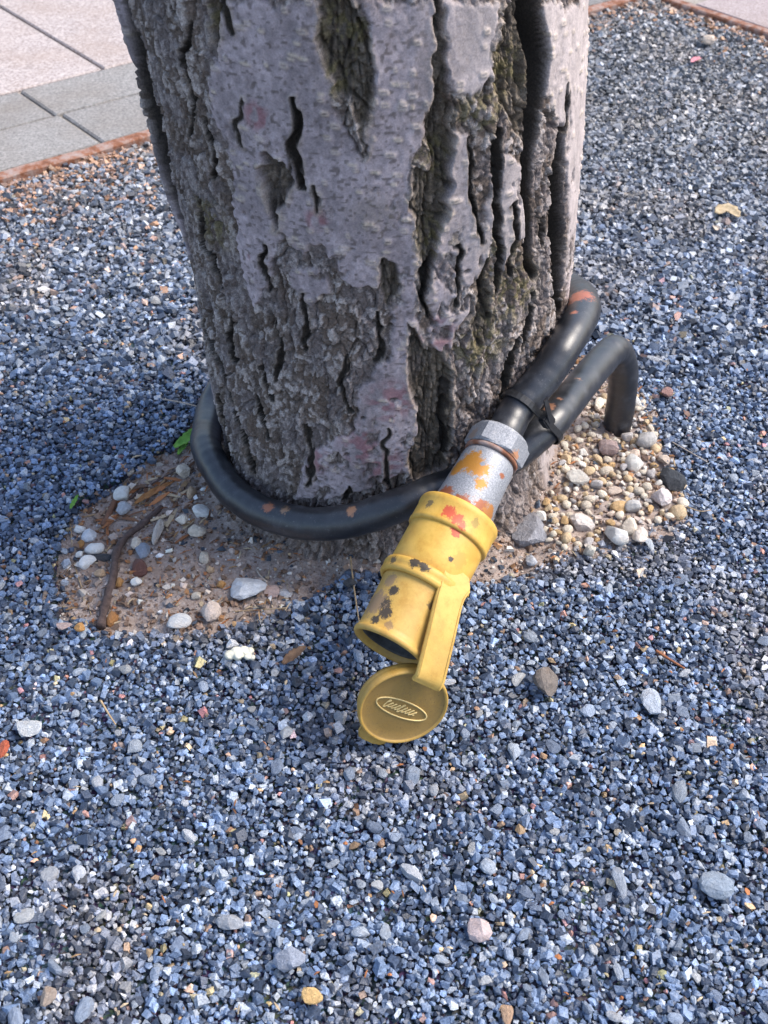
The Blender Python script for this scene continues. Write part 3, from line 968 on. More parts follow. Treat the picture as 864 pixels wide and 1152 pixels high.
t = NT('bark')
a = t.n('Attribute', attribute_name='tint')
v = t.coord()
n1, n2 = t.noise(v, 520, 5, 0.75), t.noise(v, 320, 5, 0.7)
c = t.mix(t.math('MULTIPLY_ADD', a.outputs['Alpha'], 0.5, 0.38), a.outputs['Color'], t.ramp(n1, [(0.3, (0.32, 0.3, 0.3)), (0.5, (0.92, 0.91, 0.9)), (0.68, (1.6, 1.57, 1.52))]), 'MULTIPLY')
t.bump(t.math('MULTIPLY', t.math('ADD', n1, t.math('MULTIPLY', n2, 1.6)), t.math('MULTIPLY_ADD', a.outputs['Alpha'], 0.65, 0.35)), 0.7, 0.0012)
bark = t.done(c, 0.78, 0.35)
tree = tag(empty('tree', (0, TRUNK_Y, 0)), 'thick grey brown tree trunk with cracked bark', 'tree')
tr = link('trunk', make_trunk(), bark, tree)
tr.matrix_parent_inverse = tree.matrix_world.inverted() if False else Matrix.Translation((0, -TRUNK_Y, 0))

# ------------------------------------------------------------------ black conduit wound round the trunk
def ring_pt(deg, d, z):
    q = math.radians(deg)
    return (-0.002 + d * math.sin(q), TRUNK_Y - d * math.cos(q), z)


NUT = at(567, 488, 0.195)
MOUTH = at(436, 729, 0.098)
AX = (NUT - MOUTH) / np.linalg.norm(NUT - MOUTH)
LEN = float(np.linalg.norm(NUT - MOUTH))
route = [(0.3186, 1.187, -0.03), (0.3186, 1.188, 0.02), (0.3165, 1.1885, 0.065), (0.3105, 1.1865, 0.1), tuple(at(692, 394, 0.131)), tuple(at(678, 405, 0.141)), tuple(at(655, 432, 0.155)),
         tuple(at(632, 461, 0.166)), tuple(at(612, 483, 0.166)), tuple(at(570, 517, 0.148)), tuple(at(530, 538, 0.133)), tuple(at(490, 552, 0.1225)),
         (0.0226, 0.9030, 0.1156), (-0.0319, 0.9030, 0.0906), (-0.0833, 0.9154, 0.0717), (-0.1370, 0.9455, 0.0593), (-0.1795, 0.9855, 0.0550), (-0.2075, 1.033, 0.0565),
         ring_pt(-74, 0.231, 0.052), ring_pt(-88, 0.229, 0.035), ring_pt(-105, 0.235, 0.03), ring_pt(-130, 0.24, 0.06), ring_pt(-155, 0.24, 0.09), ring_pt(180, 0.24, 0.13), ring_pt(155, 0.24, 0.18),
         ring_pt(130, 0.24, 0.175), ring_pt(112, 0.239, 0.195), ring_pt(97, 0.237, 0.218), ring_pt(86, 0.236, 0.236), ring_pt(74, 0.237, 0.249), (0.1985, 1.0125, 0.2505), (0.1735, 0.9805, 0.2295),
         tuple(NUT + AX * 0.036), tuple(NUT + AX * 0.0), tuple(NUT - AX * 0.012)]
path = catmull(route, 12)
arc = np.concatenate([[0], np.cumsum(np.linalg.norm(np.diff(path, axis=0), axis=1))])
rad = 0.0194 + 0.00035 * np.sin(arc * 150) * np.sin(arc * 37) + 0.0002 * np.sin(arc * 410)
v_, q_, t_ = tube(path, rad, 28)
t = NT('black_conduit')
v = t.coord()
n1, n2, n3 = t.noise(v, 40, 5, 0.7), t.noise(v, 420, 4, 0.75), t.noise(v, 260, 6, 0.8)
c = t.ramp(n1, [(0.3, (0.009, 0.01, 0.013)), (0.55, (0.019, 0.021, 0.027)), (0.75, (0.055, 0.06, 0.072))])
c = t.mix(t.math('MULTIPLY_ADD', n2, 5, -3.05, clamp=True), c, (0.2, 0.2, 0.2))
for (px, py, z, rr, cc) in ((652, 335, 0.262, 0.021, (0.32, 0.09, 0.04)), (646, 350, 0.272, 0.006, (0.3, 0.1, 0.05)), (650, 431, 0.174, 0.0075, (0.28, 0.15, 0.085)), (618, 458, 0.186, 0.009, (0.26, 0.13, 0.08)),
                            (629, 452, 0.182, 0.006, (0.26, 0.13, 0.08)), (302, 571, 0.078, 0.009, (0.25, 0.09, 0.04)), (322, 576, 0.08, 0.009, (0.2, 0.12, 0.07)), (395, 575, 0.108, 0.008, (0.2, 0.11, 0.065)), (685, 385, 0.15, 0.006, (0.25, 0.14, 0.08))):
    c = t.mix(t.spot(v, tuple(at(px, py, z)), rr, n3), c, cc)
t.bump(n2, 0.18, 0.0008)
rg = t.math('MULTIPLY_ADD', n1, 0.35, 0.2)
conduit_mat = t.done(c, rg, 0.75)
tag(link('flexible_conduit', mesh_mixed('flexible_conduit', v_, q_, t_), conduit_mat), 'black flexible conduit rising from the pebbles and looped round the trunk', 'conduit')

# cable tie round the two runs of the conduit
A_ = NUT + AX * 0.04
B_ = at(611, 484, 0.166)
iA = int(np.argmin(np.linalg.norm(path[len(path) // 2:] - A_, axis=1))) + len(path) // 2
iB = int(np.argmin(np.linalg.norm(path[:len(path) // 2] - B_, axis=1)))
A_, B_ = path[iA], path[iB]
dirn = (path[iA] - path[iA + 2])
dirn /= np.linalg.norm(dirn)
e1 = B_ - A_
e1 -= dirn * (e1 @ dirn)
gap = np.linalg.norm(e1)
e1 /= gap
e2 = np.cross(dirn, e1)
B2 = A_ + e1 * gap + dirn * ((B_ - A_) @ dirn)
loop = []
R_ = 0.0222
for k in np.linspace(math.pi / 2, 3 * math.pi / 2, 14):
    loop.append(A_ + R_ * (math.cos(k) * e1 + math.sin(k) * e2))
for k in np.linspace(-math.pi / 2, math.pi / 2, 14):
    loop.append(B2 + R_ * (math.cos(k) * e1 + math.sin(k) * e2))
loop = np.array(loop)
t = NT('black_nylon')
n = t.noise(t.coord(), 300, 3)
nylon = t.done(t.ramp(n, [(0.3, (0.01, 0.01, 0.011)), (0.7, (0.03, 0.03, 0.032))]), 0.4, 0.5)
tie = tag(empty('cable_tie', tuple(A_)), 'black plastic cable tie binding the two conduit runs above the silver nut', 'cable tie')
v_, f_ = ribbon(loop - A_, dirn, 0.008, 0.0018, True)
me = bpy.data.meshes.new('band')
me.from_pydata([tuple(q) for q in v_], [], f_)
link('band', me, nylon, tie)
eye_dir = np.array([0, 0, EYE]) - A_
side = e2 if e2 @ eye_dir > 0 else -e2
hp = A_ * 0.62 + B2 * 0.38 + side * (R_ + 0.0035) - A_
bm = bmesh.new()
bmesh.ops.create_cube(bm, size=1)
bmesh.ops.bevel(bm, geom=list(bm.edges), offset=0.12, segments=2, affect='EDGES')
me = bpy.data.meshes.new('head')
M4 = Matrix((Vector(e1) * 0.018, Vector(dirn) * 0.014, Vector(side) * 0.01)).transposed().to_4x4()
M4.translation = Vector(hp)
bm.transform(M4)
bm.to_mesh(me)
bm.free()
hd = link('head', me, nylon, tie)
tail = np.array([hp + side * 0.0042 + e1 * (0.004 - 0.034 * k) + dirn * 0.008 * k + side * (0.004 * k) for k in np.linspace(0, 1, 6)])
v_, f_ = ribbon(tail, dirn, 0.007, 0.0016)
me = bpy.data.meshes.new('tail')
me.from_pydata([tuple(q) for q in v_], [], f_)
link('tail', me, nylon, tie)

# ------------------------------------------------------------------ yellow capped power connector
mid = (NUT + MOUTH) / 2
cdir = np.array([0, 0, EYE]) - mid
cdir -= AX * (cdir @ AX)
cdir /= np.linalg.norm(cdir)
rdir = np.cross(-cdir, AX)
RM = Matrix((Vector(rdir), Vector(-cdir), Vector(AX))).transposed().to_4x4()
RM.translation = Vector(MOUTH)
con = tag(empty('power_connector', mat4=RM), 'worn yellow power connector with open hanging cap, leaning against the trunk', 'connector')
RI = np.array(RM.inverted())


def loc(p):
    return (RI @ np.array([*p, 1.0]))[:3]


def loc_pt(px, py, z):
    return tuple(loc(at(px, py, z)))


def surf_pt(deg, r, z):
    """point on the connector: deg = 0 faces the camera, positive to the right"""
    q = math.radians(deg)
    return (r * math.sin(q), -r * math.cos(q), z)


def yellow(name, base, dirty, marks=(), dirt_amt=0.0, ns=60):
    t = NT(name)
    v = t.coord()
    n1, n2, n3 = t.noise(v, ns, 5, 0.7), t.noise(v, 500, 4, 0.7), t.noise(v, 230, 6, 0.8)
    sc = t.n('Mapping')
    sc.inputs['Scale'].default_value = (1, 1, 0.15)
    t.l(v, sc.inputs['Vector'])
    n4 = t.noise(sc.outputs[0], 420, 3, 0.7)
    dk = tuple(x * y for x, y in zip(base, (0.82, 0.72, 0.6)))
    c = t.ramp(n1, [(0.3, dk), (0.5, base), (0.75, tuple(min(0.85, x * 1.12 + 0.02) for x in base))])
    c = t.mix(t.math('MULTIPLY_ADD', n3, 4.0, -2.45 + dirt_amt, clamp=True), c, dirty)
    n5 = t.noise(v, 26, 4, 0.65)
    c = t.mix(t.math('MULTIPLY_ADD', n5, 3.0, -1.5 + dirt_amt, clamp=True), c, tuple(0.5 * x + 0.5 * y for x, y in zip(base, dirty)))
    c = t.mix(t.math('MULTIPLY_ADD', n4, 6.0, -4.0 + dirt_amt * 0.6, clamp=True), c, tuple(x * 0.55 for x in dirty))
    for p, rr, cc in marks:
        c = t.mix(t.spot(v, p, rr, n3), c, cc)
    t.bump(n2, 0.22, 0.0007)
    return t.done(c, t.math('MULTIPLY_ADD', n1, 0.3, 0.36), 0.45)


YEL = (0.6, 0.365, 0.07)
BLK = (0.06, 0.045, 0.03)
REDP = (0.5, 0.085, 0.035)
GRIME = (0.33, 0.19, 0.055)
y_nose = yellow('yellow_sleeve', (0.52, 0.32, 0.075), GRIME, [(surf_pt(-42, 0.038, 0.03), 0.013, BLK), (surf_pt(-30, 0.038, 0.022), 0.010, BLK), (surf_pt(-36, 0.038, 0.046), 0.008, BLK), (surf_pt(28, 0.038, 0.05), 0.006, (0.16, 0.1, 0.04)),
                (surf_pt(-60, 0.037, 0.03), 0.02, (0.3, 0.19, 0.1)), (surf_pt(-50, 0.038, 0.055), 0.01, (0.3, 0.19, 0.09)), (surf_pt(-15, 0.038, 0.012), 0.006, (0.28, 0.17, 0.07)), (surf_pt(-40, 0.038, 0.012), 0.007, BLK)], 0.15)
y_band = yellow('yellow_band', YEL, GRIME, [(surf_pt(-22, 0.045, 0.078), 0.008, BLK), (surf_pt(-8, 0.045, 0.078), 0.007, BLK), (surf_pt(-55, 0.045, 0.075), 0.006, (0.12, 0.08, 0.03))], 0.1)
y_body = yellow('yellow_barrel', YEL, (0.5, 0.27, 0.07), [(surf_pt(32, 0.0415, 0.105), 0.012, (0.62, 0.3, 0.06)), (surf_pt(46, 0.0415, 0.12), 0.012, (0.62, 0.32, 0.06)), (surf_pt(18, 0.0415, 0.1), 0.004, BLK), (surf_pt(6, 0.0415, 0.128), 0.008, REDP)])
y_coll = yellow('yellow_collar', YEL, GRIME, [(surf_pt(-14, 0.044, 0.142), 0.010, REDP), (surf_pt(0, 0.044, 0.139), 0.009, REDP), (surf_pt(10, 0.044, 0.135), 0.006, REDP), (surf_pt(-48, 0.044, 0.145), 0.007, (0.2, 0.14, 0.06)),
                (surf_pt(24, 0.044, 0.146), 0.007, (0.36, 0.24, 0.06))])
y_strap = yellow('yellow_strap', (0.57, 0.355, 0.08), GRIME, [(loc_pt(508, 700, 0.1), 0.006, BLK)], 0.05)
y_cap = yellow('yellow_cap', (0.37, 0.22, 0.05), (0.2, 0.13, 0.05), (), 0.75, 45)
y_rim = yellow('yellow_rim', (0.47, 0.29, 0.065), GRIME, (), 0.2)

# hollow sleeve
prof = [(0.0316, 0.02), (0.032, 0.008), (0.0328, 0.004), (0.0345, 0.0008), (0.0368, -0.0008), (0.0388, 0.0012), (0.0393, 0.0035), (0.0388, 0.0055), (0.0375, 0.0068), (0.0372, 0.012), (0.0382, 0.05), (0.0392, 0.066), (0.0395, 0.078)]
link('sleeve', mesh_mixed('sleeve', *lathe(prof, 64)), y_nose, con)
t = NT('grey_rubber')
n = t.noise(t.coord(), 120, 4)
rub = t.done(t.ramp(n, [(0.3, (0.022, 0.021, 0.02)), (0.7, (0.07, 0.068, 0.064))]), 0.6)
face = link('socket_face', mesh_mixed('socket_face', *lathe([(0.0318, 0.006), (0.0302, 0.0055), (0.0296, 0.0075), (0.0296, 0.0245), (0.0262, 0.0255), (0.0256, 0.016), (0.0245, 0.0145), (0.0225, 0.0145), (0.021, 0.0165), (0.0205, 0.0285), (0.0185, 0.0285), (0.0005, 0.0285)], 48)), rub, con)
slot_mat = NT('black_slot').done((0.006, 0.006, 0.006), 0.6)
for k in range(4):
    q = k * math.pi / 2 + 0.4
    bm = bmesh.new()
    bmesh.ops.create_cube(bm, size=1)
    bm.transform(Matrix.Translation((0.0125 * math.cos(q), 0.0125 * math.sin(q), 0.0283)) @ Matrix.Rotation(q, 4, 'Z') @ Matrix.Diagonal((0.0028, 0.009, 0.0012, 1)))
    me = bpy.data.meshes.new('contact_slot')
    bm.to_mesh(me)
    bm.free()
    link('contact_slot', me, slot_mat, face)
# strap band round the barrel
link('strap_band', mesh_mixed('strap_band', *lathe([(0.0392, 0.0665), (0.0432, 0.0665), (0.0448, 0.0685), (0.045, 0.0715), (0.0443, 0.0735), (0.045, 0.0755), (0.0452, 0.0795), (0.0443, 0.0822), (0.0412, 0.083), (0.0395, 0.08)], 64, True)), y_band, con)
link('barrel', mesh_mixed('barrel', *lathe([(0.039, 0.078), (0.041, 0.0815), (0.0412, 0.1), (0.0412, 0.124), (0.0408, 0.134)], 64)), y_body, con)
link('collar', mesh_mixed('collar', *lathe([(0.0405, 0.1295), (0.0428, 0.1295), (0.044, 0.131), (0.0443, 0.1335), (0.0437, 0.135), (0.0437, 0.152), (0.0443, 0.1535), (0.0445, 0.158), (0.0435, 0.1605), (0.0415, 0.1612), (0.039, 0.159), (0.0378, 0.155), (0.036, 0.151), (0.025, 0.1505)], 64)), y_coll, con)

# galvanised adapter with rust bloom, rusty washer, hexagonal gland nut
def galv(name, marks):
    t = NT(name)
    v = t.coord()
    n1, n2, n3 = t.noise(v, 70, 5, 0.7), t.noise(v, 600, 4, 0.75), t.noise(v, 190, 6, 0.8)
    c = t.ramp(n2, [(0.3, (0.15, 0.16, 0.18)), (0.5, (0.27, 0.28, 0.305)), (0.7, (0.42, 0.43, 0.46))])
    c = t.mix(t.math('MULTIPLY_ADD', n1, 3, -1.7, clamp=True), c, (0.33, 0.31, 0.3))
    for p, rr, cc in marks:
        c = t.mix(t.spot(v, p, rr, n3), c, cc)
    t.bump(n2, 0.3, 0.0008)
    return t.done(c, 0.5, 0.5, 0.25)


ORA = (0.4, 0.18, 0.03)
RUS = (0.3, 0.1, 0.045)
gal = galv('galvanised', [(surf_pt(-35, 0.031, 0.21), 0.018, ORA), (surf_pt(-12, 0.031, 0.205), 0.015, ORA), (surf_pt(-58, 0.031, 0.2), 0.014, ORA), (surf_pt(6, 0.031, 0.19), 0.009, ORA), (surf_pt(-8, 0.031, 0.212), 0.004, (0.2, 0.22, 0.25)),
                          (surf_pt(30, 0.031, 0.166), 0.016, RUS), (surf_pt(52, 0.031, 0.17), 0.014, (0.42, 0.18, 0.05)), (surf_pt(-50, 0.031, 0.166), 0.013, RUS), (surf_pt(-10, 0.031, 0.162), 0.012, RUS), (surf_pt(40, 0.031, 0.213), 0.005, RUS)])
link('adapter', mesh_mixed('adapter', *lathe([(0.0325, 0.15), (0.0322, 0.172), (0.0305, 0.2), (0.0296, 0.222), (0.0288, 0.229), (0.0272, 0.2335), (0.02, 0.234)], 56)), gal, con)
link('washer', mesh_mixed('washer', *lathe([(0.02, 0.2335), (0.0292, 0.2335), (0.0303, 0.2348), (0.0303, 0.2372), (0.0292, 0.2385), (0.02, 0.2385)], 48)), rusty, con)
hexn = 6
me = bpy.data.meshes.new('gland_nut')
vv, ff = [], []
for i, (r_, z_, kind) in enumerate([(0.019, 0.2385, 0), (0.0305, 0.2385, 0), (0.0342, 0.2405, 1), (0.0342, 0.2595, 1), (0.0305, 0.263, 0), (0.0222, 0.2645, 0), (0.0205, 0.262, 0)]):
    for j in range(24):
        q = 2 * math.pi * j / 24 + 0.42
        rr = r_
        if kind:
            d = ((q - 0.42 + math.pi / 6) % (math.pi / 3)) - math.pi / 6
            rr = 0.0305 / math.cos(d)
            rr = min(rr, r_)
        vv.append((rr * math.cos(q), rr * math.sin(q), z_))
for i in range(6):
    for j in range(24):
        ff.append((i * 24 + j, i * 24 + (j + 1) % 24, (i + 1) * 24 + (j + 1) % 24, (i + 1) * 24 + j))
me.from_pydata(vv, [], ff)
link('gland_nut', me, galv('zinc_nut', [(surf_pt(42, 0.032, 0.2405), 0.009, (0.5, 0.24, 0.13)), (surf_pt(-70, 0.03, 0.245), 0.01, (0.3, 0.24, 0.21))]), con)

# cap: hangs from the strap, standing on the gravel
CAP = at(454, 796, 0.0525)
cn = np.array([0.2, -0.93, 0.2])
cn /= np.linalg.norm(cn)
HINGE = at(483, 760, 0.096)
cu = HINGE - CAP
cu -= cn * (cu @ cn)
cu /= np.linalg.norm(cu)
cr = np.cross(cu, cn)
CM = Matrix((Vector(cr), Vector(cu), Vector(cn))).transposed().to_4x4()
CM.translation = Vector(CAP)
cap_me = mesh_mixed('cap', *lathe([(0.0003, -0.0008), (0.03, -0.0008), (0.0412, -0.0006), (0.0424, 0.0002), (0.0432, 0.0016), (0.0448, 0.0018), (0.0458, 0.0006), (0.0462, -0.002), (0.046, -0.0055), (0.0452, -0.0075), (0.0446, -0.009), (0.045, -0.0105), (0.0445, -0.0145), (0.042, -0.0155), (0.04, -0.014), (0.039, -0.008), (0.0003, -0.008)], 72))
cap_me.materials.append(y_cap)
cap_me.materials.append(y_rim)
for p in cap_me.polygons:
    p.material_index = 0 if (p.center.xy.length < 0.0424 and p.center.z > -0.004) else 1
cap = link('cap', cap_me, None, con)
cap.matrix_local = RM.inverted() @ CM
# raised oval with a flowing script inside


def on_cap(px, py):
    """where the line of sight through (px, py) meets the face of the cap, as (right, up) on the cap"""
    a0, a1 = at(px, py, 0.1), at(px, py, 0.0)
    k = ((CAP - a0) @ cn) / ((a1 - a0) @ cn)
    p = a0 + (a1 - a0) * k - CAP
    return np.array([p @ cr, p @ cu])


ea, eb, ec = on_cap(425, 787), on_cap(480, 808), on_cap(452, 798)
tilt = math.atan2(eb[1] - ea[1], eb[0] - ea[0])
el = np.array([[0.5 * np.hypot(*(eb - ea)) * math.cos(k), 0.0098 * math.sin(k), 0.0] for k in np.linspace(0, 2 * math.pi, 64)])
rot = np.array([[math.cos(tilt), -math.sin(tilt), 0], [math.sin(tilt), math.cos(tilt), 0], [0, 0, 1]])
y_line = yellow('yellow_relief', (0.72, 0.53, 0.22), GRIME, (), -0.2)
v_, q_, t_ = tube(el @ rot.T + np.array([ec[0], ec[1], -0.0004]), 0.0008, 8)
link('oval_emblem', mesh_mixed('oval_emblem', v_, q_, t_), y_line, cap)
sr = random.Random(5)
kp = [(-0.0195, 0.0015)]
xx = -0.0195
for k in range(9):
    hgt = 0.0048 if k in (0, 4) else sr.uniform(0.0022, 0.0036)
    kp += [(xx + 0.0024, hgt), (xx + 0.0006, hgt * 0.9 if k in (0, 4) else hgt * 0.4), (xx + 0.0005, -hgt * 0.85), (xx + 0.0026, -hgt * 0.7)]
    xx += 0.0042
kp = [(a_ + 0.25 * b_, b_, 0.0) for a_, b_ in kp]
scr = catmull(kp, 5)
v_, q_, t_ = tube(scr @ rot.T + np.array([ec[0], ec[1], -0.0004]), 0.00065, 6)
link('script_emblem', mesh_mixed('script_emblem', v_, q_, t_), y_line, cap)
# pull tab at the lower left of the cap
tp = on_cap(419, 842)
ta = math.atan2(tp[1], tp[0])
bm = bmesh.new()
out = [(0.038, -0.022), (0.049, -0.0205), (0.0545, -0.017), (0.0565, -0.011), (0.0568, 0.0), (0.0562, 0.009), (0.053, 0.0135), (0.047, 0.017), (0.038, 0.019)]
top = [bm.verts.new((x * math.cos(ta) - y * math.sin(ta), x * math.sin(ta) + y * math.cos(ta), -0.0065)) for x, y in out]
bot = [bm.verts.new((q.co.x, q.co.y, -0.0115)) for q in top]
bm.faces.new(top)
bm.faces.new(bot[::-1])
for i in range(len(top)):
    j = (i + 1) % len(top)
    bm.faces.new((top[i], bot[i], bot[j], top[j]))
bmesh.ops.bevel(bm, geom=[e for e in bm.edges if e.verts[0].co.z == e.verts[1].co.z], offset=0.001, segments=2, affect='EDGES')
me = bpy.data.meshes.new('pull_tab')
bm.normal_update()
bm.to_mesh(me)
bm.free()
link('pull_tab', me, y_rim, cap)
# broad strap from the band down to the cap
ph0 = 41
hl = loc(HINGE)
cnl, cul = RI[:3, :3] @ cn, RI[:3, :3] @ cu
sx0, sy0 = 0.0285, -0.0345
tip = hl + cnl * 0.003
base_ = np.array([sx0, sy0 + 0.001, 0.07])
s_pts = [np.array([sx0, sy0 + 0.0085, 0.097]), np.array([sx0, sy0 + 0.005, 0.086]), np.array([sx0, sy0 + 0.0018, 0.076])]
s_pts += [base_ + (tip - base_) * k + np.array([0, -0.004 * math.sin(math.pi * k), 0]) for k in (0.15, 0.45, 0.75, 1.0)]
s_pts += [tip - cul * 0.009]
sp = catmull(s_pts, 6)
wd0 = np.array([math.cos(math.radians(24)), math.sin(math.radians(24)), 0])
wd1 = wd0
kk = np.linspace(0, 1, len(sp))[:, None]
wdir = wd0 * (1 - sm(0.5, 1.0, kk)) + wd1 * sm(0.5, 1.0, kk)
wid = np.interp(kk[:, 0], [0, 0.1, 0.2, 0.34, 0.8, 1], [0.02, 0.033, 0.038, 0.032, 0.032, 0.031])
v_, f_ = ribbon(sp, wdir, wid, 0.0052)
me = bpy.data.meshes.new('strap')
me.from_pydata([tuple(a_) for a_ in v_], [], f_)
for p in me.polygons:
    p.use_smooth = True
me.set_sharp_from_angle(angle=math.radians(35))
strap = link('strap', me, y_strap, con)
for sgn in (-1, 1):
    T_, _, _ = frames(sp)
    nrm = np.cross(T_, wdir)
    nrm /= np.linalg.norm(nrm, axis=1)[:, None]
    if nrm[len(nrm) // 2] @ np.array(surf_pt(ph0, 1, 0)) < 0:
        nrm = -nrm
    wn_ = wdir / np.linalg.norm(wdir, axis=1)[:, None]
    pth = (sp + wn_ * (wid * 0.44 * sgn)[:, None] + nrm * 0.0024)[8:-3]
    v_, q_, t_ = tube(pth, 0.0012, 8)
    link('strap_ridge', mesh_mixed('strap_ridge', v_, q_, t_), y_strap, strap)

# ------------------------------------------------------------------ single stones, twigs, leaves
ROUND = [rock('pebble_round_%d' % i, 40 + i, False, 0.72) for i in range(8)]
ANG = [rock('stone_angular_%d' % i, 60 + i, True, 0.7) for i in range(10)]
WORN = [rock('pebble_worn_%d' % i, 140 + i, True, 0.72, 3, 7, True) for i in range(8)]
SLATE = rock('slate_block', 222, True, 0.55, 2, 5)
FLATS = [rock('stone_flat_%d' % i, 80 + i, True, 0.4, 2, 7) for i in range(6)]


def floor_z(x, y):
    s = sd_poly(np.array([x]), np.array([y]), PIT)[0]
    return float(soil_z(x, y)[0]) if s < -0.004 else 0.003


def put(name, src, px, py, w, h, col, label, cat='stone', group=None, rot=None, sink=0.14):
    """one stone lying where the photograph shows it; w, h in photograph pixels"""
    p = at(px, py, 0.0)
    zf = floor_z(p[0], p[1])
    p = at(px, py, zf + 0.003)
    d = p[1] * FWD[1] + (EYE - p[2]) * math.sin(PITCH)
    mpp = d / FOCAL
    a, b = 0.58 * w * mpp, 0.58 * h * mpp * 1.2
    me = src.copy()
    me.name = name
    me.materials.append(stone_mat(col))
    o = link(name, me)
    c = min(a, b) * 1.05
    o.scale = (a, b, c)
    zmin = min(v.co.z for v in me.vertices)
    o.location = (p[0], p[1], zf - zmin * c * (1 - sink))
    o.rotation_euler = (0, 0, rot if rot is not None else 0)
    return tag(o, label, cat, group)


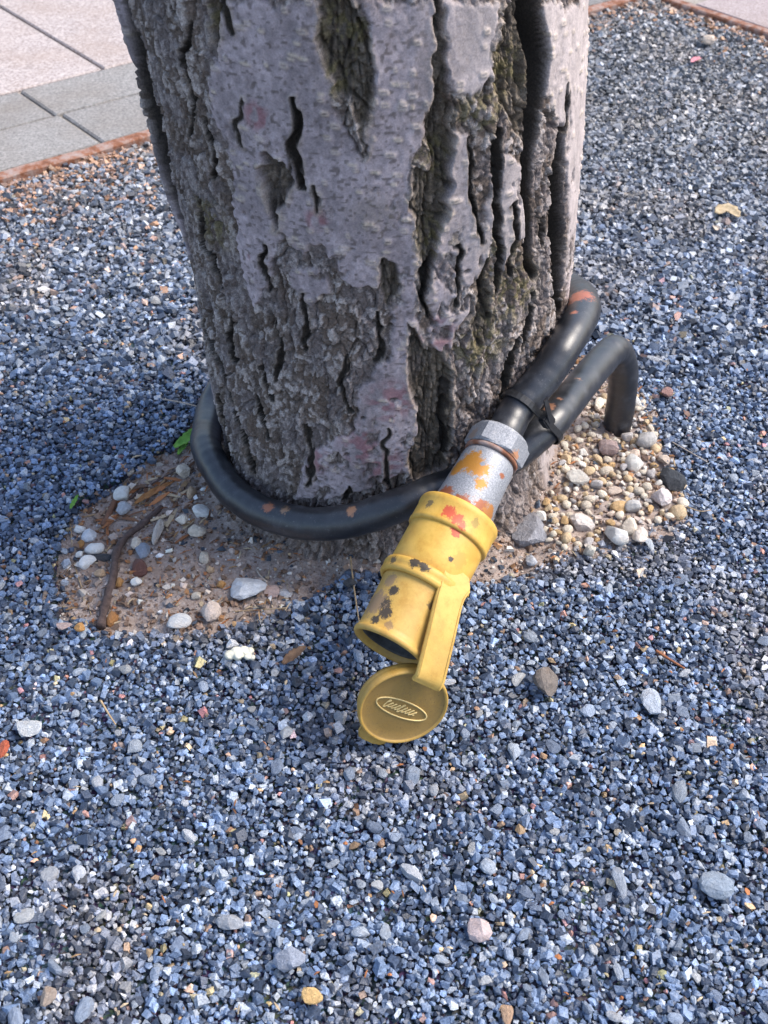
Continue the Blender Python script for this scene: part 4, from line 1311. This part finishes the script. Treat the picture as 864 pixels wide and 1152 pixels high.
WHT, CRM, TAN, AMB, GRY = (0.8, 0.79, 0.76), (0.7, 0.61, 0.5), (0.48, 0.34, 0.22), (0.5, 0.26, 0.09), (0.4, 0.41, 0.44)
PNK, BRN, SLT, BLG = (0.52, 0.38, 0.34), (0.12, 0.055, 0.045), (0.06, 0.062, 0.07), (0.24, 0.28, 0.35)
L = [
    ('pebble', WORN[0], 139, 560, 19, 18, WHT, 'white egg-shaped pebble beside the orange dry leaf', 'pebble'),
    ('stone', ANG[1], 138, 574, 19, 15, (0.5, 0.52, 0.56), 'pale grey wedge stone just below the white egg-shaped pebble', 'stone'),
    ('pebble', WORN[2], 89, 595, 16, 10, WHT, 'long white pebble at the upper end of the white cluster left of the stick', 'pebble'),
    ('stone', ANG[3], 100, 602, 18, 17, (0.62, 0.64, 0.68), 'white heart-shaped stone left of the dark stick', 'stone'),
    ('pebble', WORN[4], 106, 618, 21, 13, WHT, 'white pebble lying against the dark slate sliver', 'pebble'),
    ('pebble', WORN[5], 99, 635, 20, 14, WHT, 'white oval pebble below the dark slate sliver', 'pebble'),
    ('pebble', WORN[6], 76, 637, 13, 11, WHT, 'small white pebble at the left edge of the pit', 'pebble'),
    ('slate', FLATS[0], 114, 626, 25, 12, SLT, 'dark slate sliver among the white pebbles left of the stick', 'stone'),
    ('slate', FLATS[1], 160, 619, 18, 21, BLG, 'blue grey slate piece just above the red brown stone', 'stone'),
    ('stone', ANG[4], 159, 639, 18, 24, BRN, 'dark red brown stone right of the stick', 'stone'),
    ('pebble', ANG[2], 154, 655, 13, 11, WHT, 'small white angular stone below the red brown stone', 'pebble'),
    ('pebble', WORN[1], 134, 656, 10, 15, AMB, 'orange amber pebble touching the right of the stick', 'pebble'),
    ('pebble', WORN[3], 127, 696, 12, 21, (0.36, 0.17, 0.06), 'long amber brown pebble at the lower end of the stick', 'pebble'),
    ('pebble', WORN[6], 90, 705, 12, 9, AMB, 'amber pebble at the lower left corner of the pit', 'pebble'),
    ('stone', FLATS[2], 71, 703, 19, 9, PNK, 'pinkish flake at the lower left corner of the pit', 'stone'),
    ('pebble', WORN[7], 199, 701, 30, 16, (0.72, 0.72, 0.72), 'white oval pebble at the front edge of the soil', 'pebble'),
    ('stone', ANG[5], 235, 691, 26, 22, (0.6, 0.5, 0.44), 'cream three-cornered stone right of the white oval pebble', 'stone'),
    ('stone', FLATS[3], 278, 663, 44, 29, (0.5, 0.52, 0.56), 'large flat pale grey stone in front of the trunk', 'stone'),
    ('pebble', WORN[0], 222, 672, 12, 9, CRM, 'small cream pebble above the cream three-cornered stone', 'pebble'),
    ('pebble', WORN[1], 249, 658, 11, 9, AMB, 'small orange pebble left of the large flat grey stone', 'pebble'),
    ('stone', ANG[6], 231, 628, 12, 20, CRM, 'long cream stone standing between soil and trunk foot', 'stone'),
    ('pebble', WORN[2], 236, 640, 11, 9, TAN, 'tan pebble just below the long cream stone', 'pebble'),
    ('stone', ANG[7], 222, 598, 19, 16, CRM, 'beige squarish stone below the conduit bend', 'stone'),
    ('stone', ANG[8], 225, 577, 19, 17, WHT, 'white angular stone beside the conduit bend', 'stone'),
    ('stone', ANG[9], 204, 585, 14, 13, CRM, 'cream stone left of the white one beside the conduit bend', 'stone'),
    ('stone', ANG[0], 207, 532, 17, 17, CRM, 'cream stone left of the conduit below the green leaf', 'stone'),
    ('pebble', WORN[3], 216, 554, 10, 18, TAN, 'upright tan pebble left of the conduit', 'pebble'),
    ('pebble', WORN[5], 178, 600, 12, 31, (0.58, 0.52, 0.46), 'long pale bone-like stone in the middle of the soil', 'stone'),
    ('stone', ANG[1], 152, 612, 13, 13, CRM, 'cream stone just right of the stick', 'stone'),
    ('pebble', WORN[4], 146, 530, 9, 10, CRM, 'cream pebble at the back left edge of the pit', 'pebble'),
    ('stone', FLATS[4], 306, 666, 19, 14, PNK, 'pink flake right of the large flat grey stone', 'stone'),
    ('stone', FLATS[5], 321, 667, 15, 12, (0.5, 0.5, 0.52), 'pale grey flake right of the pink flake', 'stone'),
    ('pebble', WORN[7], 90, 612, 9, 9, AMB, 'tiny golden pebble among the white cluster', 'pebble'),
    ('pebble', WORN[0], 90, 625, 9, 8, WHT, 'tiny white pebble left of the dark slate sliver', 'pebble'),
    ('pebble', WORN[6], 113, 644, 14, 8, TAN, 'tan pebble between the white oval pebble and the stick', 'pebble'),
    ('pebble', WORN[1], 452, 612, 15, 15, (0.5, 0.24, 0.13), 'orange pebble between trunk foot and yellow barrel', 'pebble'),
    ('stone', ANG[2], 394, 656, 15, 11, SLT, 'dark stone at the foot of the trunk left of the straw', 'stone'),
    # right-hand bed
    ('stone', SLATE, 597, 602, 40, 46, (0.24, 0.24, 0.265), 'large angular grey slate beside the yellow collar', 'stone'),
    ('stone', ANG[3], 597, 630, 15, 14, GRY, 'small grey stone just in front of the large slate', 'stone'),
    ('pebble', WORN[2], 693, 605, 29, 22, (0.75, 0.74, 0.72), 'largest white pebble at the front of the pebble bed', 'pebble'),
    ('stone', ANG[4], 650, 538, 27, 16, (0.7, 0.66, 0.6), 'long white stone in the middle of the pebble bed', 'stone'),
    ('pebble', WORN[3], 714, 523, 20, 22, (0.66, 0.64, 0.6), 'white rounded pebble right of the bed beside dark gravel', 'pebble'),
    ('pebble', WORN[4], 725, 497, 23, 18, (0.46, 0.44, 0.42), 'speckled grey pebble right of the conduit riser', 'pebble'),
    ('stone', ANG[5], 741, 563, 25, 20, (0.6, 0.53, 0.52), 'pinkish white stone at the right edge of the pebble bed', 'stone'),
    ('stone', ANG[6], 685, 507, 22, 26, (0.46, 0.34, 0.32), 'pinkish brown stone just in front of the riser', 'stone'),
    ('pebble', WORN[5], 674, 457, 14, 16, CRM, 'cream pebble left of the riser under the conduit', 'pebble'),
    ('asphalt_lump', ANG[7], 757, 541, 26, 34, (0.035, 0.04, 0.05), 'black lump of bound gravel right of the pebble bed', 'stone'),
    ('pebble', WORN[6], 709, 593, 19, 19, (0.68, 0.6, 0.5), 'cream pebble behind the largest white pebble', 'pebble'),
    ('pebble', WORN[7], 718, 604, 18, 17, (0.62, 0.54, 0.47), 'beige pebble right of the largest white pebble', 'pebble'),
    ('stone', ANG[8], 653, 591, 28, 22, (0.6, 0.54, 0.5), 'pale broad stone left of the largest white pebble', 'stone'),
    ('pebble', WORN[0], 713, 573, 19, 14, (0.64, 0.62, 0.6), 'pale flat pebble left of the pinkish white stone', 'pebble'),
    ('pebble', WORN[1], 664, 621, 15, 14, (0.64, 0.6, 0.52), 'cream pebble at the front tip of the pebble bed', 'pebble'),
    ('stone', FLATS[1], 731, 611, 9, 17, (0.52, 0.57, 0.62), 'narrow bluish white flake standing right of the beige pebble', 'stone'),
    ('stone', ANG[9], 749, 442, 14, 14, (0.42, 0.24, 0.21), 'reddish stone at the back right of the riser', 'stone'),
    # on the gravel
    ('stone', ANG[0], 615, 770, 28, 34, (0.21, 0.18, 0.16), 'brown grey stone on the gravel right of the cap', 'stone'),
    ('stone', ANG[6], 797, 48, 13, 17, (0.75, 0.6, 0.48), 'tan stone on the far gravel near the upper right corner', 'stone'),
    ('stone', ANG[4], 352, 1119, 25, 18, (0.64, 0.42, 0.18), 'yellow tan stone on the gravel nearest the camera', 'stone'),
    ('stone', ANG[3], 538, 1045, 31, 25, (0.55, 0.44, 0.43), 'pinkish white stone on the near gravel', 'stone'),
    ('stone', ANG[2], 327, 1080, 36, 29, (0.25, 0.28, 0.35), 'blue grey stone behind the yellow tan stone', 'stone'),
    ('stone', FLATS[2], 570, 1139, 15, 22, (0.45, 0.3, 0.2), 'tan chip at the bottom edge of the near gravel', 'stone'),
    ('stone', FLATS[3], 54, 1120, 20, 20, (0.36, 0.29, 0.24), 'brownish chip on the near gravel at the lower left', 'stone'),
    ('stone', FLATS[4], 733, 790, 22, 28, (0.36, 0.4, 0.46), 'pale grey flat stone on the gravel right of the brown stone', 'stone'),
    ('stone', FLATS[5], 806, 997, 36, 28, (0.24, 0.29, 0.36), 'broad flat grey stone on the gravel at the lower right', 'stone'),
    ('stone', FLATS[1], 697, 990, 15, 34, (0.3, 0.34, 0.41), 'narrow upright grey stone left of the broad flat one', 'stone'),
    ('stone', FLATS[0], 32, 818, 30, 22, (0.5, 0.52, 0.54), 'pale grey flat stone at the left edge of the gravel', 'stone'),
    ('stone', ANG[1], 3, 843, 13, 18, (0.42, 0.1, 0.05), 'brick red chip cut by the left edge of the view', 'stone'),
]
for (nm, src, px, py, w, h, c, lab, cat) in L:
    put(nm, src, px, py, w, h, c, lab, cat)

# white knobbly fragment in front of the pit
bm = bmesh.new()
for (x, y, z, r) in ((-0.011, -0.001, 0.003, 0.0062), (-0.004, 0.003, 0.004, 0.0066), (0.004, 0.005, 0.004, 0.0055), (0.011, 0.005, 0.003, 0.0045), (0.009, -0.003, 0.003, 0.0045), (0.014, -0.004, 0.0025, 0.0035), (-0.002, -0.003, 0.003, 0.0055)):
    bmesh.ops.create_icosphere(bm, subdivisions=2, radius=r, matrix=Matrix.Translation((x, y, z)))
me = bpy.data.meshes.new('white_fragment')
bm.to_mesh(me)
bm.free()
me.materials.append(stone_mat((0.6, 0.58, 0.48), 0.12))
o = link('white_fragment', me)
rm = o.modifiers.new('join', 'REMESH')
rm.mode = 'VOXEL'
rm.voxel_size = 0.0011
o.location = (*at(270, 737, 0.003)[:2], 0.002)
o.scale = (1, 1, 0.8)
tag(o, 'creamy white knobbly fragment on the gravel in front of the pit', 'fragment')

# small rounded pebbles of the bed beside the riser
bed = [tuple(at(*q)[:2]) for q in [(596, 560), (612, 510), (650, 480), (668, 440), (700, 435), (735, 462), (742, 500), (768, 545), (770, 572), (742, 592), (690, 606), (640, 618), (606, 600)]]
PC = [stone_mat(c) for c in ((0.66, 0.58, 0.47), (0.56, 0.42, 0.26), (0.74, 0.7, 0.64), (0.5, 0.33, 0.16), (0.46, 0.43, 0.42), (0.62, 0.5, 0.41))]
PM = []
for i in range(18):
    me = (ROUND if i % 3 == 0 else WORN)[i % 8].copy()
    me.name = 'pebble'
    me.materials.append(PC[[0, 1, 2, 0, 3, 5, 1, 4, 0][i % 9]])
    PM.append((me, min(v.co.z for v in me.vertices)))
taken = [(np.array(at(q[2], q[3], 0)[:2]), 0.5 * q[4] * 0.001) for q in L]
pr_ = random.Random(12)
made = 0
bx = np.array(bed)
for tries in range(9000):
    if made >= 290:
        break
    x, y = pr_.uniform(bx[:, 0].min(), bx[:, 0].max()), pr_.uniform(bx[:, 1].min(), bx[:, 1].max())
    if not in_poly(np.array([x]), np.array([y]), bed)[0] or trunk_gap(np.array([x]), np.array([y]))[0] < 0.022:
        continue
    r = min(0.0105, 0.0052 * math.exp(pr_.gauss(0, 0.36)))
    if any((q[0] - x) ** 2 + (q[1] - y) ** 2 < ((rr + r) * 0.78) ** 2 for q, rr in taken) or math.hypot(x - 0.3186, y - 1.187) < 0.024:
        continue
    taken.append((np.array([x, y]), r))
    me, zm = pr_.choice(PM)
    o = link('pebble', me)
    s = (r * pr_.uniform(0.95, 1.3), r * pr_.uniform(0.8, 1.05), r * pr_.uniform(0.85, 1.1))
    o.scale = s
    o.rotation_euler = (0, 0, pr_.uniform(0, 6.28))
    o.location = (x, y, floor_z(x, y) - zm * s[2] * 0.75 + pr_.uniform(0, 0.0005))
    tag(o, 'small rounded cream to amber pebble in the bed beside the conduit riser', 'pebble', 'small pebbles of the bed beside the riser')
    made += 1
print('pebbles', made)

# larger grey chips that stand out of the gravel
CM_ = []
for i, c in enumerate(((0.2, 0.24, 0.31), (0.3, 0.34, 0.4), (0.16, 0.2, 0.28), (0.38, 0.4, 0.44), (0.24, 0.29, 0.38), (0.36, 0.37, 0.38))):
    for k in range(3):
        me = (ANG + FLATS)[(i * 5 + k * 3) % 16].copy()
        me.name = 'gravel_chip'
        me.materials.append(stone_mat(c))
        CM_.append((me, min(v.co.z for v in me.vertices)))
made = 0
for tries in range(4000):
    if made >= 210:
        break
    px, py = pr_.uniform(-10, 874), pr_.uniform(300, 1150) if pr_.random() < 0.9 else pr_.uniform(60, 300)
    p = at(px, py, 0)
    x, y = p[0], p[1]
    if sd_poly(np.array([x]), np.array([y]), PIT)[0] < 0.02 or trunk_gap(np.array([x]), np.array([y]))[0] < 0.03 or max((p[:2] - E1A) @ VV, (p[:2] - K) @ MM) > -0.02:
        continue
    r = min(0.0125, 0.0066 * math.exp(pr_.gauss(0, 0.28)))
    if any((q[0] - x) ** 2 + (q[1] - y) ** 2 < ((rr + r) * 1.25) ** 2 for q, rr in taken) or (abs(x - CAP[0]) < 0.05 and abs(y - CAP[1]) < 0.03):
        continue
    taken.append((np.array([x, y]), r))
    me, zm = pr_.choice(CM_)
    o = link('gravel_chip', me)
    o.scale = (r * pr_.uniform(0.95, 1.35), r * pr_.uniform(0.7, 1.0), r * 0.75)
    o.rotation_euler = (pr_.gauss(0, 0.12), pr_.gauss(0, 0.12), pr_.uniform(0, 6.28))
    o.location = (x, y, -0.0005 - zm * o.scale[2] * 0.45)
    tag(o, 'larger angular grey stone chip lying among the blue gravel', 'gravel chip', 'larger grey chips in the gravel')
    made += 1

# ---- twigs, straws, leaves
def plant_mat(name, a, b, scale=160):
    t = NT(name)
    n = t.noise(t.coord(), scale, 5, 0.7)
    t.bump(n, 0.6, 0.0015)
    return t.done(t.ramp(n, [(0.3, a), (0.7, b)]), 0.8, 0.3)


def ground_path(pts, lift):
    out = []
    for px, py in pts:
        p = at(px, py, 0)
        z = floor_z(p[0], p[1])
        p = at(px, py, z + lift)
        out.append(p)
    return out


def stick(name, pts, r0, r1, mat, label, cat, lift=None, bumpy=0.12):
    path = catmull(ground_path(pts, lift if lift is not None else max(r0, r1) * 0.8), 8)
    k = np.linspace(0, 1, len(path))
    rr = (r0 + (r1 - r0) * k) * (1 + bumpy * np.sin(k * 37 + r0 * 9000) * np.sin(k * 17))
    v_, q_, t_ = tube(path, rr, 9 if r0 > 0.002 else 5)
    return tag(link(name, mesh_mixed(name, v_, q_, t_), mat), label, cat)


twig_m = plant_mat('twig_bark', (0.045, 0.03, 0.026), (0.13, 0.09, 0.08))
straw_m = plant_mat('straw', (0.3, 0.2, 0.11), (0.5, 0.38, 0.24))
root_m = plant_mat('pale_root', (0.4, 0.32, 0.25), (0.6, 0.52, 0.44))
rust_m = plant_mat('red_needle', (0.2, 0.07, 0.035), (0.36, 0.15, 0.07))
stick('twig', [(113, 705), (119, 680), (127, 650), (131, 622), (142, 604), (160, 590), (182, 570)], 0.0058, 0.0036, twig_m, 'dark crooked stick lying across the soil left of the trunk', 'twig', bumpy=0.2)
stick('twig', [(116, 592), (123, 577), (130, 562)], 0.0045, 0.0035, plant_mat('brown_strip', (0.1, 0.05, 0.03), (0.22, 0.11, 0.07)), 'short brown bark strip left of the white egg-shaped pebble', 'twig')
stick('twig', [(128, 575), (165, 548), (212, 522)], 0.0016, 0.001, twig_m, 'thin dark twig running from the dry leaf to the conduit', 'twig')
stick('straw', [(79, 590), (84, 635), (98, 678), (104, 696)], 0.0011, 0.0008, straw_m, 'long tan straw at the left edge of the pit', 'straw')
stick('straw', [(118, 622), (135, 602), (152, 580)], 0.0012, 0.0008, straw_m, 'tan straw crossing the dark stick', 'straw')
stick('straw', [(394, 626), (398, 660), (404, 700)], 0.0012, 0.0008, straw_m, 'upright tan straw left of the yellow connector', 'straw')
stick('straw', [(226, 703), (250, 702), (276, 695)], 0.0009, 0.0007, root_m, 'pale straw below the cream three-cornered stone', 'straw')
stick('straw', [(262, 688), (290, 686), (322, 684)], 0.0008, 0.0007, straw_m, 'thin straw in front of the large flat grey stone', 'straw')
stick('root', [(183, 449), (205, 453), (237, 461)], 0.0009, 0.0012, root_m, 'pale thin root on the gravel left of the trunk', 'root')
stick('straw', [(738, 732), (752, 741), (770, 752)], 0.0019, 0.0012, rust_m, 'red brown needle on the gravel right of the connector', 'straw')
stick('straw', [(738, 487), (770, 505), (796, 520)], 0.0008, 0.0006, root_m, 'pale straw right of the speckled grey pebble', 'straw')
stick('straw', [(618, 503), (645, 490), (668, 477)], 0.001, 0.0007, straw_m, 'tan straw below the conduit behind the pebble bed', 'straw')
stick('straw', [(773, 570), (787, 575), (800, 574)], 0.0008, 0.0006, straw_m, 'short straw at the right end of the pebble bed', 'straw')
stick('straw', [(113, 788), (122, 803), (130, 815)], 0.0013, 0.0008, straw_m, 'short tan straw on the gravel left of the white fragment', 'straw')
stick('straw', [(300, 655), (293, 648), (288, 640)], 0.0014, 0.0009, root_m, 'short pale stalk above the pink flake', 'straw')


def leaf(name, pts_px, width, mat, label, lift=0.004, curl=0.25, cat='leaf'):
    """thin curled blade following a spine on the ground; width in metres"""
    sp = catmull(ground_path(pts_px, lift), 6)
    m = len(sp)
    T, _, _ = frames(sp)
    W = np.cross(T, [0, 0, 1])
    W /= np.linalg.norm(W, axis=1)[:, None]
    k = np.linspace(0, 1, m)
    half = 0.5 * width * np.sin(np.pi * np.clip(k * 0.92 + 0.06, 0, 1)) ** 0.7 * (1 + 0.12 * np.sin(k * 40))
    cols = np.linspace(-1, 1, 7)
    v = []
    for th in (0, 0.0005):
        for i in range(m):
            for c in cols:
                v.append(sp[i] + W[i] * half[i] * c + np.array([0, 0, curl * half[i] * c * c + 0.0006 * math.sin(i * 1.7 + c * 4) - th]))
    n = 7
    f = []
    for s_ in (0, 1):
        for i in range(m - 1):
            for j in range(n - 1):
                q = [s_ * m * n + i * n + j, s_ * m * n + (i + 1) * n + j, s_ * m * n + (i + 1) * n + j + 1, s_ * m * n + i * n + j + 1]
                f.append(q if s_ else q[::-1])
    rim = [i * n for i in range(m)] + [(m - 1) * n + j for j in range(1, n)] + [i * n + n - 1 for i in range(m - 2, -1, -1)] + [j for j in range(n - 2, 0, -1)]
    for a, b in zip(rim, rim[1:] + rim[:1]):
        f.append([a, b, b + m * n, a + m * n])
    return tag(link(name, mesh_mixed(name, np.array(v), f), mat), label, cat)


green = plant_mat('green_leaf', (0.07, 0.2, 0.03), (0.22, 0.42, 0.07), 60)
dry = plant_mat('dry_leaf', (0.2, 0.08, 0.025), (0.42, 0.2, 0.07), 90)
dull = plant_mat('dull_leaf', (0.1, 0.06, 0.04), (0.22, 0.14, 0.09), 90)
leaf('leaf', [(196, 503), (212, 492), (232, 474)], 0.017, green, 'bright green leaf growing between gravel and conduit', 0.012)
leaf('leaf', [(200, 511), (207, 501), (212, 494)], 0.009, green, 'small green leaflet below the bright green leaf', 0.006)
leaf('leaf', [(79, 572), (83, 565), (88, 556)], 0.006, green, 'tiny green blade at the left corner of the pit', 0.003)
leaf('leaf', [(152, 566), (172, 554), (196, 541)], 0.011, dry, 'orange brown dry leaf right of the white egg-shaped pebble', 0.004)
leaf('leaf', [(120, 565), (142, 551), (172, 545)], 0.008, dull, 'dull brown leaf strip behind the white egg-shaped pebble', 0.003)
leaf('leaf', [(318, 747), (330, 738), (344, 727)], 0.012, dull, 'crumpled brown leaf on the gravel left of the connector mouth', 0.005, 0.5)
leaf('petal', [(778, 70), (783, 67), (789, 65)], 0.016, plant_mat('pink_petal', (0.5, 0.16, 0.2), (0.62, 0.3, 0.33)), 'pink petal on the far gravel near the upper right corner', 0.006, 0.4, 'petal')
leaf('leaf', [(806, 240), (818, 236), (832, 244)], 0.03, plant_mat('tan_leaf', (0.3, 0.22, 0.12), (0.52, 0.42, 0.28)), 'crumpled tan leaf on the far gravel right of the trunk', 0.006, 0.3)

# needles, bark flakes and scraps caught in the pit and on the gravel
vs, fs, cs, o_ = [], [], [], 0
lr_ = np.random.default_rng(31)
for i in range(900):
    if i < 640:
        px, py = (lr_.uniform(70, 330), lr_.uniform(500, 705)) if i < 460 else (lr_.uniform(575, 775), lr_.uniform(430, 640))
    else:
        px, py = lr_.uniform(0, 864), lr_.uniform(330, 1150)
    p = at(px, py, 0)
    if trunk_gap(p[:1], p[1:2])[0] < 0.012:
        continue
    s_ = sd_poly(p[:1], p[1:2], PIT)[0]
    if i < 640 and s_ > 0.005:
        continue
    z = floor_z(p[0], p[1]) + (0.0045 if s_ > 0 else 0.0022)
    ln, wd = lr_.uniform(0.004, 0.016) * (1 if i < 640 else 0.55), lr_.uniform(0.0005, 0.0011)
    if lr_.random() < 0.3:
        ln, wd = lr_.uniform(0.003, 0.007), lr_.uniform(0.0012, 0.0026)
    if i < 260 and lr_.random() < 0.35:
        px, py = lr_.uniform(85, 225), lr_.uniform(515, 600)
        p = at(px, py, 0)
        if sd_poly(p[:1], p[1:2], PIT)[0] > -0.01 or trunk_gap(p[:1], p[1:2])[0] < 0.03:
            continue
        z = floor_z(p[0], p[1]) + 0.0025
        ln, wd = lr_.uniform(0.012, 0.034), lr_.uniform(0.0008, 0.0034)
    q = lr_.uniform(0, math.pi) if ln < 0.012 else lr_.normal(0.75, 0.5)
    d = np.array([math.cos(q), math.sin(q), lr_.normal(0, 0.1)])
    w = np.array([-math.sin(q), math.cos(q), lr_.normal(0, 0.3)])
    c0 = np.array([p[0], p[1], z])
    for e_, ww in ((-.5, .5), (.0, 1), (.5, .3)):
        for s2 in (-1, 1):
            vs.append(c0 + d * ln * e_ + w * wd * ww * s2 + np.array([0, 0, 0.0012 * (1 - abs(e_) * 2)]))
            vs.append(vs[-1] - np.array([0, 0, 0.0007]))
    for b in (0, 4):
        a = o_ + b
        fs += [[a, a + 2, a + 6, a + 4], [a + 1, a + 5, a + 7, a + 3], [a, a + 4, a + 5, a + 1], [a + 2, a + 3, a + 7, a + 6]]
    fs += [[o_, o_ + 1, o_ + 3, o_ + 2], [o_ + 8, o_ + 10, o_ + 11, o_ + 9]]
    col = [(0.3, 0.19, 0.1), (0.16, 0.08, 0.045), (0.46, 0.36, 0.24), (0.34, 0.14, 0.06)][int(lr_.integers(0, 4))]
    cs += [np.array(col) * lr_.uniform(0.7, 1.25)] * 12
    o_ += 12
tag(link('leaf_litter', mesh_np('leaf_litter', np.array(vs), np.array(fs), False, np.array(cs)), tinted('litter', 0.85, 0.25)), 'scattered brown needles and bark scraps in the pit and on the gravel', 'leaf litter', kind='stuff')
